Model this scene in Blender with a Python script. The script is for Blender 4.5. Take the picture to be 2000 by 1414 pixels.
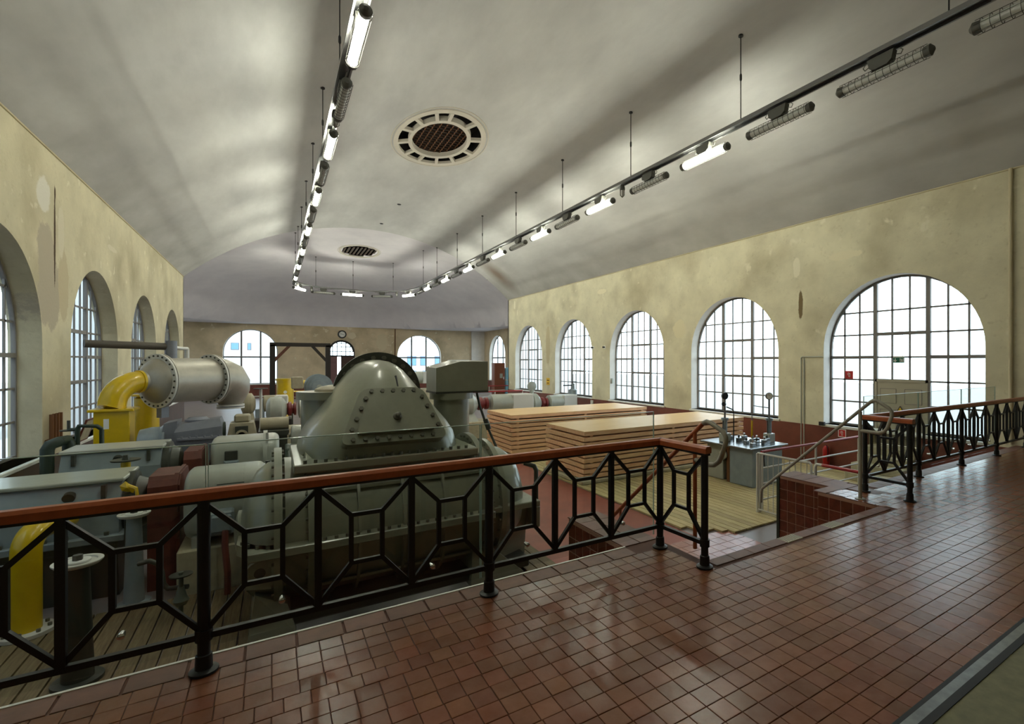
import bpy, math, random
from mathutils import Vector, Matrix
R = math.radians
random.seed(7)
for _o in list(bpy.data.objects): bpy.data.objects.remove(_o)
SC = bpy.context.scene
COL = SC.collection

# ------------------------------------------------------------------ camera
FPX, PPX, PPY, EYE = 951.0, 1150.0, 706.0, 1.70      # focal length / principal point in pixels of the 2000x1414 frame
YAW = math.atan2(PPX - 535.0, FPX)
cam_d = bpy.data.cameras.new('camera')
cam = bpy.data.objects.new('camera', cam_d); COL.objects.link(cam)
cam.location = (0, 0, EYE); cam.rotation_euler = (R(90), 0, -YAW)
cam_d.sensor_fit = 'HORIZONTAL'; cam_d.sensor_width = 36.0
cam_d.lens = FPX / 2000 * 36.0
cam_d.shift_x = (1000 - PPX) / 2000.0; cam_d.shift_y = (PPY - 707.0) / 2000.0
cam_d.clip_start = 0.05; cam_d.clip_end = 500
SC.camera = cam

# ------------------------------------------------------------------ sky and exposure (overcast day)
W = bpy.data.worlds.new('overcast_sky'); SC.world = W; W.use_nodes = True
bg = W.node_tree.nodes['Background']
bg.inputs[0].default_value = (0.82, 0.91, 1.0, 1); bg.inputs[1].default_value = 4.3
SC.view_settings.view_transform = 'Standard'; SC.view_settings.look = 'None'
SC.view_settings.gamma = 1; SC.view_settings.use_curve_mapping = False
SC.view_settings.exposure = 0.18
SC.cycles.max_bounces = 6; SC.cycles.diffuse_bounces = 4; SC.cycles.glossy_bounces = 3; SC.cycles.adaptive_threshold = 0.05
SC.cycles.transparent_max_bounces = 24; SC.cycles.transmission_bounces = 4
SC.cycles.caustics_reflective = False; SC.cycles.caustics_refractive = False
SC.cycles.sample_clamp_indirect = 6.0
def portal(loc, rot, sx, sy):                         # sampling portals that fill the window openings
    l = bpy.data.lights.new('window_portal', 'AREA'); l.shape = 'RECTANGLE'; l.size = sx; l.size_y = sy
    l.cycles.is_portal = True
    o = bpy.data.objects.new('window_portal', l); COL.objects.link(o); o.location = loc; o.rotation_euler = rot
WIN_Y = [5.88, 10.9, 15.95, 21.0, 26.1]
for y in WIN_Y: portal((13.1, y, 1.9), (0, R(90), 0), 3.9, 3.7)
for y in WIN_Y: portal((-4.0, y, 1.9), (0, R(-90), 0), 3.9, 3.7)
for x, w in ((-1.5, 3.6), (11.25, 4.0)): portal((x, 46.5, 2.1), (R(-90), 0, 0), w, 4.3)
for y in (36.5, 42.6): portal((17.9, y, 2.1), (0, R(90), 0), 4.3, 3.9); portal((-8.8, y, 2.1), (0, R(-90), 0), 4.3, 3.9)

# ------------------------------------------------------------------ materials
def lin(c):
    return tuple(((v / 255) / 12.92 if v / 255 <= 0.04045 else ((v / 255 + 0.055) / 1.055) ** 2.4) for v in c)
MATS = {}
def mat(name, rgb, rough=0.6, metal=0.0, var=0.0, scale=4.0, bump=0.0, bscale=40.0, rgb2=None, lo=0.35, hi=0.65, coat=0.0, rand=0.0, island=0.0, stretch=None, spec=None, emit=0.0):
    m = bpy.data.materials.new(name); m.use_nodes = True
    nt = m.node_tree; p = nt.nodes['Principled BSDF']
    p.inputs['Roughness'].default_value = rough; p.inputs['Metallic'].default_value = metal
    if coat: p.inputs['Coat Weight'].default_value = coat; p.inputs['Coat Roughness'].default_value = 0.12
    if spec is not None: p.inputs['Specular IOR Level'].default_value = spec
    c = lin(rgb) + (1,)
    p.inputs['Base Color'].default_value = c
    L = nt.links.new; N = nt.nodes.new
    out = None
    geo = N('ShaderNodeNewGeometry')
    vec = geo.outputs['Position']
    if stretch:
        mp = N('ShaderNodeMapping'); mp.inputs['Scale'].default_value = stretch; L(vec, mp.inputs['Vector']); vec = mp.outputs[0]
    if var or rgb2:
        n = N('ShaderNodeTexNoise'); n.inputs['Scale'].default_value = scale; n.inputs['Detail'].default_value = 7; n.inputs['Roughness'].default_value = 0.62
        L(vec, n.inputs['Vector'])
        r = N('ShaderNodeValToRGB'); L(n.outputs['Fac'], r.inputs['Fac'])
        r.color_ramp.elements[0].position = lo; r.color_ramp.elements[1].position = hi
        if rgb2: r.color_ramp.elements[0].color = c; r.color_ramp.elements[1].color = lin(rgb2) + (1,)
        else:
            r.color_ramp.elements[0].color = tuple(v * (1 - var) for v in c[:3]) + (1,)
            r.color_ramp.elements[1].color = tuple(min(1, v * (1 + var)) for v in c[:3]) + (1,)
        out = r.outputs['Color']
    if rand or island:
        src = N('ShaderNodeObjectInfo').outputs['Random'] if rand else geo.outputs['Random Per Island']
        k = rand or island
        mr = N('ShaderNodeMapRange'); mr.inputs['To Min'].default_value = 1 - k; mr.inputs['To Max'].default_value = 1 + k
        L(src, mr.inputs['Value'])
        hs = N('ShaderNodeHueSaturation'); L(mr.outputs[0], hs.inputs['Value'])
        mh = N('ShaderNodeMapRange'); mh.inputs['To Min'].default_value = 0.5 - 0.006; mh.inputs['To Max'].default_value = 0.5 + 0.006
        wn = N('ShaderNodeTexWhiteNoise'); wn.noise_dimensions = '1D'; L(src, wn.inputs['W']); L(wn.outputs['Value'], mh.inputs['Value']); L(mh.outputs[0], hs.inputs['Hue'])
        if out is not None: L(out, hs.inputs['Color'])
        else: hs.inputs['Color'].default_value = c
        out = hs.outputs['Color']
    if out is not None: L(out, p.inputs['Base Color'])
    if bump:
        n2 = N('ShaderNodeTexNoise'); n2.inputs['Scale'].default_value = bscale; n2.inputs['Detail'].default_value = 5; L(vec, n2.inputs['Vector'])
        b = N('ShaderNodeBump'); b.inputs['Strength'].default_value = bump; b.inputs['Distance'].default_value = 0.02
        L(n2.outputs['Fac'], b.inputs['Height']); L(b.outputs['Normal'], p.inputs['Normal'])
    if emit:
        p.inputs['Emission Color'].default_value = c; p.inputs['Emission Strength'].default_value = emit
    MATS[name] = m
    return m
def glass_mat(name, tint, refl=0.07, rough=0.02):
    m = bpy.data.materials.new(name); m.use_nodes = True; nt = m.node_tree
    for n in list(nt.nodes):
        if n.type != 'OUTPUT_MATERIAL': nt.nodes.remove(n)
    t = nt.nodes.new('ShaderNodeBsdfTransparent'); t.inputs[0].default_value = tint + (1,)
    g = nt.nodes.new('ShaderNodeBsdfGlossy'); g.inputs['Roughness'].default_value = rough
    f0 = nt.nodes.new('ShaderNodeLayerWeight'); f0.inputs[0].default_value = 0.5
    f1 = nt.nodes.new('ShaderNodeMath'); f1.operation = 'POWER'; f1.inputs[1].default_value = 4.0; nt.links.new(f0.outputs['Facing'], f1.inputs[0])
    f = nt.nodes.new('ShaderNodeMapRange'); f.inputs['To Min'].default_value = refl * 0.5; f.inputs['To Max'].default_value = refl * 2; nt.links.new(f1.outputs[0], f.inputs['Value'])
    mx = nt.nodes.new('ShaderNodeMixShader'); o = nt.nodes['Material Output']
    nt.links.new(f.outputs[0], mx.inputs[0]); nt.links.new(t.outputs[0], mx.inputs[1]); nt.links.new(g.outputs[0], mx.inputs[2])
    nt.links.new(mx.outputs[0], o.inputs[0]); MATS[name] = m
    return m
def wall_mat(name, base, spots, axis):
    """limewashed plaster; spots = (along, height, half_along, half_height, rgb) patches of bare or repaired plaster"""
    m = mat(name, base, 0.85, var=0.13, scale=0.9, bump=0.25, bscale=14, lo=0.3, hi=0.7, spec=0.2)
    nt = m.node_tree; N = nt.nodes.new; L = nt.links.new; p = nt.nodes['Principled BSDF']
    cur = p.inputs['Base Color'].links[0].from_socket
    geo = N('ShaderNodeNewGeometry')
    dn = N('ShaderNodeTexNoise'); dn.inputs['Scale'].default_value = 4.5; dn.inputs['Detail'].default_value = 9; dn.inputs['Roughness'].default_value = 0.72; L(geo.outputs['Position'], dn.inputs['Vector'])
    # old grey grime and pale flakes
    for sc, lo, hi, rgb, w in ((0.6, 0.48, 0.74, (146, 134, 104), 0.6), (2.6, 0.64, 0.72, (230, 224, 200), 0.75), (9.0, 0.6, 0.8, (160, 148, 116), 0.35)):
        n = N('ShaderNodeTexNoise'); n.inputs['Scale'].default_value = sc; n.inputs['Detail'].default_value = 8; L(geo.outputs['Position'], n.inputs['Vector'])
        mr = N('ShaderNodeMapRange'); mr.inputs['From Min'].default_value = lo; mr.inputs['From Max'].default_value = hi; mr.inputs['To Max'].default_value = w; L(n.outputs['Fac'], mr.inputs['Value'])
        mx = N('ShaderNodeMix'); mx.data_type = 'RGBA'; L(mr.outputs[0], mx.inputs[0]); L(cur, mx.inputs[6]); mx.inputs[7].default_value = lin(rgb) + (1,); cur = mx.outputs[2]
    sep = N('ShaderNodeSeparateXYZ'); L(geo.outputs['Position'], sep.inputs[0])
    for (a, z, ha, hz, rgb) in spots:
        comb = N('ShaderNodeCombineXYZ')
        for sock, cen, half, i in ((sep.outputs[axis], a, ha, 0), (sep.outputs['Z'], z, hz, 1)):
            s = N('ShaderNodeMath'); s.operation = 'SUBTRACT'; L(sock, s.inputs[0]); s.inputs[1].default_value = cen
            d = N('ShaderNodeMath'); d.operation = 'DIVIDE'; L(s.outputs[0], d.inputs[0]); d.inputs[1].default_value = half; L(d.outputs[0], comb.inputs[i])
        ln = N('ShaderNodeVectorMath'); ln.operation = 'LENGTH'; L(comb.outputs[0], ln.inputs[0])
        ad = N('ShaderNodeMath'); ad.operation = 'ADD'; L(ln.outputs['Value'], ad.inputs[0]); L(dn.outputs['Fac'], ad.inputs[1])
        mr = N('ShaderNodeMapRange'); mr.inputs['From Min'].default_value = 1.5; mr.inputs['From Max'].default_value = 1.36; L(ad.outputs[0], mr.inputs['Value'])
        mx = N('ShaderNodeMix'); mx.data_type = 'RGBA'; L(mr.outputs[0], mx.inputs[0]); L(cur, mx.inputs[6]); mx.inputs[7].default_value = lin(rgb) + (1,); cur = mx.outputs[2]
    L(cur, p.inputs['Base Color'])
    return m
GREYP = (176, 166, 146); PALE = (208, 200, 176); CRK = (70, 52, 34)
wall_mat('plaster_left', (203, 195, 166), [(12.75, 4.72, .34, .34, (214, 210, 196)), (12.85, 3.75, .42, .52, GREYP), (13.05, 3.0, .62, .75, GREYP), (13.75, 3.2, .3, .75, (190, 178, 148)), (13.62, 4.25, .17, .55, PALE), (13.29, 4.05, .045, .95, CRK), (13.3, 4.9, .04, .12, CRK), (17.2, 4.6, .5, .07, PALE)], 'Y')
wall_mat('plaster_right', (216, 210, 182), [(8.37, 3.32, .07, .46, (120, 104, 76)), (8.5, 4.4, .12, .3, (226, 220, 196)), (7.1, 4.5, .5, .12, (226, 218, 188)), (23.6, 2.6, .25, 1.2, (196, 184, 150)), (13.3, 2.9, .35, .35, (222, 214, 182)), (18.4, 4.9, .4, .12, (228, 220, 190)), (28.0, 5.2, .12, .3, (236, 230, 206)), (27.6, 4.7, .06, .2, (236, 230, 206))], 'Y')
wall_mat('plaster_back', (212, 194, 162), [(5.6, 3.9, .35, .3, (220, 208, 180)), (8.0, 3.4, .5, .8, (212, 198, 166))], 'X')
mat('plaster_plain', (200, 190, 160), 0.85, var=0.08, scale=1.5, spec=0.2)
m = mat('ceiling_plaster', (178, 178, 178), 0.8, rgb2=(208, 208, 206), scale=0.65, lo=0.3, hi=0.7, bump=0.12, bscale=5, stretch=(1.0, 0.35, 1.0), spec=0.25)
nt = m.node_tree; _p = nt.nodes['Principled BSDF']; _cur = _p.inputs['Base Color'].links[0].from_socket
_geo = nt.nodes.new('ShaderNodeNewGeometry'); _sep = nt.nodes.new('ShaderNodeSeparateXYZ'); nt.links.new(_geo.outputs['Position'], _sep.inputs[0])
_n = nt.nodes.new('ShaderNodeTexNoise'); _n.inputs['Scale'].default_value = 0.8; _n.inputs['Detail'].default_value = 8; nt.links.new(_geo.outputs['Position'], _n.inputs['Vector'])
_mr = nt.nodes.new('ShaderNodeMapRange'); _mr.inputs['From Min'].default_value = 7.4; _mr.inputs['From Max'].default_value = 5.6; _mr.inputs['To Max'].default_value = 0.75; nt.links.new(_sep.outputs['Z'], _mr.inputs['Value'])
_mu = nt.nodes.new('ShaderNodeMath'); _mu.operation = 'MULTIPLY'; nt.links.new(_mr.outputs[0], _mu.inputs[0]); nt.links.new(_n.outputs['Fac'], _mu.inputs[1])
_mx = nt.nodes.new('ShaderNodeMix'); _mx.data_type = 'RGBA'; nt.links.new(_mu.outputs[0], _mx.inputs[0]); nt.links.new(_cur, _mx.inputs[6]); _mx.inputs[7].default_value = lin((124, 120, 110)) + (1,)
# brown damp stain at the end of the barrel vault
_vm = nt.nodes.new('ShaderNodeVectorMath'); _vm.operation = 'SUBTRACT'; _vm.inputs[1].default_value = (11.1, 27.2, 6.8); nt.links.new(_geo.outputs['Position'], _vm.inputs[0])
_vs = nt.nodes.new('ShaderNodeVectorMath'); _vs.operation = 'MULTIPLY'; _vs.inputs[1].default_value = (0.75, 1.1, 0.6); nt.links.new(_vm.outputs[0], _vs.inputs[0])
_vl = nt.nodes.new('ShaderNodeVectorMath'); _vl.operation = 'LENGTH'; nt.links.new(_vs.outputs[0], _vl.inputs[0])
_ml = nt.nodes.new('ShaderNodeMapRange'); _ml.inputs['From Min'].default_value = 1.3; _ml.inputs['From Max'].default_value = 0.2; _ml.inputs['To Max'].default_value = 0.75; nt.links.new(_vl.outputs['Value'], _ml.inputs['Value'])
_m2 = nt.nodes.new('ShaderNodeMix'); _m2.data_type = 'RGBA'; nt.links.new(_ml.outputs[0], _m2.inputs[0]); nt.links.new(_mx.outputs[2], _m2.inputs[6]); _m2.inputs[7].default_value = lin((112, 88, 62)) + (1,)
nt.links.new(_m2.outputs[2], _p.inputs['Base Color'])
mat('dome_plaster', (218, 214, 220), 0.8, rgb2=(232, 228, 232), scale=0.5, bump=0.1, bscale=5, spec=0.25)
mat('red_tile', (118, 70, 46), 0.27, rgb2=(130, 84, 62), scale=6, rand=0.17, bump=0.05, bscale=30, spec=0.4)
mat('red_tile_field', (118, 70, 46), 0.27, rgb2=(130, 84, 62), scale=6, island=0.17, bump=0.05, bscale=30, spec=0.4)
mat('coping_tile', (112, 76, 62), 0.55, var=0.15, scale=8, rand=0.12)
mat('nosing_tile', (222, 218, 200), 0.8, spec=0.2)
mat('grout', (90, 56, 42), 0.8)
mat('wall_tile', (96, 50, 34), 0.25, var=0.25, scale=9, rand=0.18)
mat('wall_grout', (150, 112, 90), 0.8)
mat('red_concrete', (138, 72, 58), 0.5, var=0.12, scale=2.5)
mat('pink_tile', (160, 112, 106), 0.25, var=0.1, scale=5, rand=0.1)
mat('dado_red', (112, 58, 44), 0.45, var=0.15, scale=3)
mat('dado_brown', (76, 54, 42), 0.5, var=0.2, scale=3)
mat('sill_white', (226, 226, 220), 0.5)
mat('reveal_white', (224, 220, 212), 0.8, var=0.05, scale=3)
mat('olive_floor', (118, 116, 88), 0.6, var=0.16, scale=12)
mat('steel_strip', (150, 156, 160), 0.28, 0.9, var=0.15, scale=14)
mat('black_rubber', (18, 18, 18), 0.55)
mat('iron_black', (8, 8, 8), 0.45)
mat('handrail_red', (164, 86, 48), 0.38, var=0.12, scale=14)
mat('pipe_grey', (150, 146, 132), 0.45)
mat('rail_white', (196, 194, 186), 0.4)
mat('rail_red', (162, 40, 40), 0.4)
mat('window_frame', (120, 116, 112), 0.5)
mat('door_paint', (172, 166, 146), 0.5)
mat('deck_board', (92, 76, 52), 0.7, rgb2=(118, 102, 72), scale=7, stretch=(8, .6, 1), rand=0.18)
mat('deck_board_pale', (158, 142, 98), 0.7, rgb2=(186, 172, 126), scale=7, stretch=(8, .6, 1), rand=0.14)
mat('spruce', (214, 166, 122), 0.6, rgb2=(232, 192, 150), scale=5, stretch=(.6, 3, 3.5), rand=0.06)
mat('spruce_top', (218, 178, 120), 0.45, rgb2=(230, 194, 140), scale=3, stretch=(.6, 6, 1))
mat('dark_gap', (26, 18, 12), 0.9)
mat('machine_grey', (134, 137, 120), 0.3, var=0.07, scale=5, bump=0.04, bscale=30, coat=0.25)
mat('machine_dark', (56, 58, 50), 0.45)
mat('bolt_steel', (98, 98, 86), 0.4, 0.3)
mat('motor_grey', (164, 168, 158), 0.35, var=0.06, scale=6, coat=0.2)
mat('blue_grey', (134, 146, 152), 0.4, var=0.1, scale=4, coat=0.15)
mat('lilac_grey', (120, 124, 134), 0.4, var=0.08, scale=5)
mat('silver_paint', (172, 169, 158), 0.45, 0.55, var=0.06, scale=7, bump=0.04)
mat('flange_white', (206, 206, 200), 0.4)
mat('yellow_paint', (214, 180, 8), 0.3, var=0.06, scale=6, coat=0.3)
mat('oxide_red', (96, 44, 34), 0.55, var=0.25, scale=7)
mat('dark_green', (34, 48, 34), 0.5)
mat('green_grey', (92, 104, 94), 0.45)
mat('beige_grey', (158, 150, 126), 0.5, var=0.1, scale=6)
mat('cream_concrete', (176, 168, 140), 0.75, var=0.12, scale=6)
mat('dark_floor', (38, 30, 24), 0.8)
mat('rust', (112, 74, 44), 0.8); mat('pipe_dark', (84, 78, 70), 0.5); mat('coupling_red', (112, 30, 30), 0.45)
mat('timber_black', (34, 26, 22), 0.6)
mat('timber_brown', (96, 52, 34), 0.6)
mat('cabinet_brown', (124, 70, 44), 0.5)
mat('lamp_housing', (84, 84, 78), 0.5)
mat('cage_wire', (56, 54, 50), 0.5, 0.4)
mat('galvanised', (128, 128, 128), 0.35, 0.8)
mat('tube_off', (196, 198, 192), 0.25)
mat('tube_lit', (250, 250, 230), 0.4, emit=82.0)
mat('glass_edge', (176, 204, 198), 0.2); mat('chrome', (220, 220, 220), 0.12, 1.0)
mat('clock_face', (236, 236, 230), 0.4)
mat('sign_red', (186, 34, 34), 0.4); mat('sign_white', (236, 236, 232), 0.4); mat('sign_green', (0, 96, 70), 0.4); mat('sign_yellow', (232, 190, 30), 0.5)
mat('ext_red', (170, 26, 24), 0.3)
mat('gauge_dark', (30, 30, 36), 0.3)
mat('grille_brown', (58, 40, 26), 0.7); mat('shaft_dark', (14, 10, 8), 0.9)
mat('medallion_white', (206, 200, 188), 0.7)
mat('door_purple', (120, 84, 84), 0.5); mat('door_dark', (66, 36, 26), 0.5)
mat('facade_pale', (236, 238, 240), 0.8); mat('shade_block_grey', (142, 146, 152), 0.8); mat('grey_concrete', (128, 120, 120), 0.35, var=0.12, scale=2); mat('facade_glass', (108, 150, 190), 0.2); mat('asphalt', (150, 150, 148), 0.9)
mat('blue_tank', (128, 190, 214), 0.4)
glass_mat('pane_glass', (0.93, 0.98, 0.98)); glass_mat('balustrade_glass', (0.925, 0.95, 0.94))

# ------------------------------------------------------------------ mesh builder
def basis(ax):
    ax = Vector(ax).normalized(); t = Vector((0, 0, 1)) if abs(ax.z) < 0.9 else Vector((1, 0, 0))
    u = ax.cross(t).normalized(); v = ax.cross(u).normalized()
    return ax, u, v
class B:
    def __init__(s): s.v = []; s.f = []
    def add(s, vs, fs):
        o = len(s.v); s.v += [tuple(p) for p in vs]; s.f += [tuple(i + o for i in f) for f in fs]; return s
    def box(s, x0, x1, y0, y1, z0, z1):
        return s.add([(x0, y0, z0), (x1, y0, z0), (x1, y1, z0), (x0, y1, z0), (x0, y0, z1), (x1, y0, z1), (x1, y1, z1), (x0, y1, z1)],
                     [(0, 3, 2, 1), (4, 5, 6, 7), (0, 1, 5, 4), (1, 2, 6, 5), (2, 3, 7, 6), (3, 0, 4, 7)])
    def cbox(s, x0, x1, y0, y1, z0, z1, c=0.01):         # box with chamfered edges
        pts = []
        for X, Y, Z in ((0, 1, 1), (1, 0, 1), (1, 1, 0)):
            for i in (0, 1):
                for j in (0, 1):
                    for k in (0, 1):
                        px = (x0 if i == 0 else x1) + (c if i == 0 else -c) * X
                        py = (y0 if j == 0 else y1) + (c if j == 0 else -c) * Y
                        pz = (z0 if k == 0 else z1) + (c if k == 0 else -c) * Z
                        pts.append((px, py, pz))
        return s.hull(pts)
    def hull(s, pts):
        import bmesh
        bm = bmesh.new()
        for p in pts: bm.verts.new(p)
        r = bmesh.ops.convex_hull(bm, input=bm.verts)
        bmesh.ops.dissolve_limit(bm, angle_limit=0.02, verts=bm.verts, edges=bm.edges)
        bm.verts.index_update()
        s.add([v.co[:] for v in bm.verts], [[v.index for v in f.verts] for f in bm.faces]); bm.free(); return s
    def cyl(s, p0, p1, r0, r1=None, n=16, caps=True):
        r1 = r0 if r1 is None else r1
        p0, p1 = Vector(p0), Vector(p1); a, u, v = basis(p1 - p0); vs = []; fs = []
        for p, r in ((p0, r0), (p1, r1)):
            for i in range(n):
                t = 2 * math.pi * i / n; vs.append(p + u * (r * math.cos(t)) + v * (r * math.sin(t)))
        for i in range(n): j = (i + 1) % n; fs.append((i, i + n, j + n, j))
        if caps: fs.append(tuple(range(n))); fs.append(tuple(range(2 * n - 1, n - 1, -1)))
        return s.add(vs, fs)
    def lathe(s, o, ax, prof, n=24):                      # prof = [(height along axis, radius)]
        o = Vector(o); a, u, v = basis(ax); vs = []; fs = []
        for h, r in prof:
            for i in range(n):
                t = 2 * math.pi * i / n; vs.append(o + a * h + u * (r * math.cos(t)) + v * (r * math.sin(t)))
        for k in range(len(prof) - 1):
            for i in range(n): j = (i + 1) % n; fs.append((k * n + i, (k + 1) * n + i, (k + 1) * n + j, k * n + j))
        fs.append(tuple(range(n))); m = (len(prof) - 1) * n; fs.append(tuple(range(m + n - 1, m - 1, -1)))
        return s.add(vs, fs)
    def tube(s, pts, r, n=8, sq=False):
        pts = [Vector(p) for p in pts]; vs = []; fs = []; prev = None
        rs = r if isinstance(r, (list, tuple)) else [r] * len(pts)
        for k, p in enumerate(pts):
            if k == 0: d = pts[1] - p
            elif k == len(pts) - 1: d = p - pts[k - 1]
            else: d = (pts[k + 1] - p).normalized() + (p - pts[k - 1]).normalized()
            d.normalize()
            if prev is None: a, u, v = basis(d)
            else:
                u = prev - d * prev.dot(d); u.normalize(); v = d.cross(u)
            prev = u
            sc = 1.0
            if 0 < k < len(pts) - 1:
                cs = max(0.35, d.dot((p - pts[k - 1]).normalized())); sc = 1 / cs if sq else 1.0
            for i in range(n):
                t = 2 * math.pi * (i + (0.5 if n == 4 else 0)) / n
                vs.append(p + u * (rs[k] * sc * math.cos(t)) + v * (rs[k] * sc * math.sin(t)))
        for k in range(len(pts) - 1):
            for i in range(n): j = (i + 1) % n; fs.append((k * n + i, k * n + j, (k + 1) * n + j, (k + 1) * n + i))
        fs.append(tuple(range(n - 1, -1, -1))); m = (len(pts) - 1) * n; fs.append(tuple(range(m, m + n)))
        return s.add(vs, fs)
    def prism(s, poly, mp, d0, d1):                       # poly = [(a, b)], mp(a, b, depth) -> xyz
        n = len(poly); vs = [mp(a, b, d0) for a, b in poly] + [mp(a, b, d1) for a, b in poly]
        fs = [tuple(range(n)), tuple(range(2 * n - 1, n - 1, -1))] + [(i, i + n, (i + 1) % n + n, (i + 1) % n) for i in range(n)]
        return s.add(vs, fs)
    def grid(s, rows):                                    # rows of points
        n = len(rows[0]); vs = [p for r in rows for p in r]
        return s.add(vs, [(k * n + i, k * n + i + 1, (k + 1) * n + i + 1, (k + 1) * n + i) for k in range(len(rows) - 1) for i in range(n - 1)])
    def mesh(s, name, off=(0, 0, 0), smooth=True, angle=38):
        me = bpy.data.meshes.new(name)
        me.from_pydata([(x - off[0], y - off[1], z - off[2]) for x, y, z in s.v], [], s.f); me.update()
        import bmesh
        bm = bmesh.new(); bm.from_mesh(me); bmesh.ops.recalc_face_normals(bm, faces=bm.faces); bm.to_mesh(me); bm.free()
        if smooth:
            me.polygons.foreach_set('use_smooth', [True] * len(me.polygons)); me.set_sharp_from_angle(angle=R(angle))
        return me
def wloc(o):
    p = Vector((0, 0, 0))
    while o is not None: p += o.location; o = o.parent
    return p
def obj(name, b, m, parent=None, smooth=True, at=None, angle=38):
    """link the built shape as one mesh; coordinates are given in world space (or local when at is set)"""
    if isinstance(b, B):
        off = wloc(parent) if parent is not None else (at or (0, 0, 0))
        me = b.mesh(name, off, smooth, angle)
        me.materials.append(MATS[m])
    else: me = b
    o = bpy.data.objects.new(name, me); COL.objects.link(o)
    if parent is not None: o.parent = parent
    elif at is not None: o.location = at
    return o
def tag(o, label, cat, group=None):
    o['label'] = label; o['category'] = cat
    if group: o['group'] = group
    return o
def thing(name, label, cat, loc=(0, 0, 0), group=None):
    o = bpy.data.objects.new(name, None); o.empty_display_size = 0.1; COL.objects.link(o); o.location = loc
    return tag(o, label, cat, group)
def struct(name, b=None, m=None, loc=None, smooth=False):
    if b is None: o = bpy.data.objects.new(name, None); o.empty_display_size = 0.1; COL.objects.link(o); o.location = loc or (0, 0, 0)
    else: o = obj(name, b, m, None, smooth, at=loc)
    o['kind'] = 'structure'; return o
def copy_tree(o, parent=None):
    c = o.copy(); COL.objects.link(c); c.parent = parent
    for ch in o.children: copy_tree(ch, c)
    return c
def arc(c, r, a0, a1, n, u, v):
    c, u, v = Vector(c), Vector(u), Vector(v)
    return [c + u * (r * math.cos(a0 + (a1 - a0) * i / n)) + v * (r * math.sin(a0 + (a1 - a0) * i / n)) for i in range(n + 1)]
ORD = ['first', 'second', 'third', 'fourth', 'fifth', 'sixth', 'seventh', 'eighth', 'ninth', 'tenth', 'eleventh', 'twelfth', 'thirteenth', 'fourteenth', 'fifteenth', 'sixteenth', 'seventeenth', 'eighteenth', 'nineteenth', 'twentieth']
# ================================================================== the setting
XL, XR, YF, YE, FL, DK = -3.5, 12.6, -6.0, 29.0, -1.14, -1.10
AX = (XL + XR) / 2
def zbar(x): return -2.44 + math.sqrt(max(0.0, 11.39 ** 2 - (x - AX) ** 2))
def zdome(x, y):
    t = 1 - (abs(x - AX) / 12.87) ** 2.4 - (max(0.0, y - 29.0) / 17.0) ** 2.1
    return 4.62 + 4.36 * math.sqrt(max(0.0, t))
OP_R, OP_S = 1.8, 2.02                                  # arch radius and springing of the side windows
def arched_wall(b, mp, s0, s1, z0, z1, ops, depth, nseg=28, rev=None):
    """ops = (centre, radius, sill, spring, door_half, door_bottom); mp(s, depth, z)"""
    q = lambda a, bb, c, d: b.add([a, bb, c, d], [(0, 1, 2, 3)])
    qr = lambda a, bb, c, d: (rev or b).add([a, bb, c, d], [(0, 1, 2, 3)])
    rect = lambda a, c, e, g: q(mp(a, 0, e), mp(c, 0, e), mp(c, 0, g), mp(a, 0, g))
    cur = s0
    for (c, r, zb, zs, dh, dz) in sorted(ops):
        rect(cur, c - r, z0, z1)
        if dh:
            rect(c - r, c - dh, z0, zb); rect(c + dh, c + r, z0, zb); rect(c - dh, c + dh, z0, dz)
            for sg in (-1, 1):
                q(mp(c + sg * dh, 0, dz), mp(c + sg * dh, depth, dz), mp(c + sg * dh, depth, zb), mp(c + sg * dh, 0, zb))
                q(mp(c + sg * dh, 0, zb), mp(c + sg * dh, depth, zb), mp(c + sg * r, depth, zb), mp(c + sg * r, 0, zb))
            q(mp(c - dh, 0, dz), mp(c + dh, 0, dz), mp(c + dh, depth, dz), mp(c - dh, depth, dz))
        else:
            rect(c - r, c + r, z0, zb)
            q(mp(c - r, 0, zb), mp(c + r, 0, zb), mp(c + r, depth, zb), mp(c - r, depth, zb))
        P = [(c - r * math.cos(math.pi * i / nseg), zs + r * math.sin(math.pi * i / nseg)) for i in range(nseg + 1)]
        for (a, za), (d, zd) in zip(P, P[1:]):
            q(mp(a, 0, za), mp(d, 0, zd), mp(d, 0, z1), mp(a, 0, z1))
        edge = [(c - r, zb)] + P + [(c + r, zb)]
        for (a, za), (d, zd) in zip(edge, edge[1:]):
            qr(mp(a, 0, za), mp(d, 0, zd), mp(d, depth, zd), mp(a, depth, za))
        cur = c + r
    rect(cur, s1, z0, z1)
DEP = 0.42
rv = B(); wr = B(); arched_wall(wr, lambda s, d, z: (XR + d, s, z), YF, YE, FL, 5.72, [(y, OP_R, 0, OP_S, 0.6 if i == 0 else 0, -0.38) for i, y in enumerate(WIN_Y)], DEP, rev=rv)
wr.add([(XR, YE, FL), (XR + .5, YE, FL), (XR + .5, YE, 8.5), (XR, YE, 8.5)], [(0, 1, 2, 3)])
_w = struct('wall_right', wr, 'plaster_right'); obj('window_reveals', rv, 'reveal_white', _w, False)
wl = B(); arched_wall(wl, lambda s, d, z: (XL - d, s, z), YF, YE, FL, 5.72, [(y, OP_R, 0, OP_S, 0, 0) for y in WIN_Y], DEP)
wl.add([(XL, YE, FL), (XL - .5, YE, FL), (XL - .5, YE, 8.5), (XL, YE, 8.5)], [(0, 1, 2, 3)])
struct('wall_left', wl, 'plaster_left')
struct('wall_front', B().box(XL, XR, YF - .1, YF, FL, 9.2), 'plaster_plain')
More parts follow.
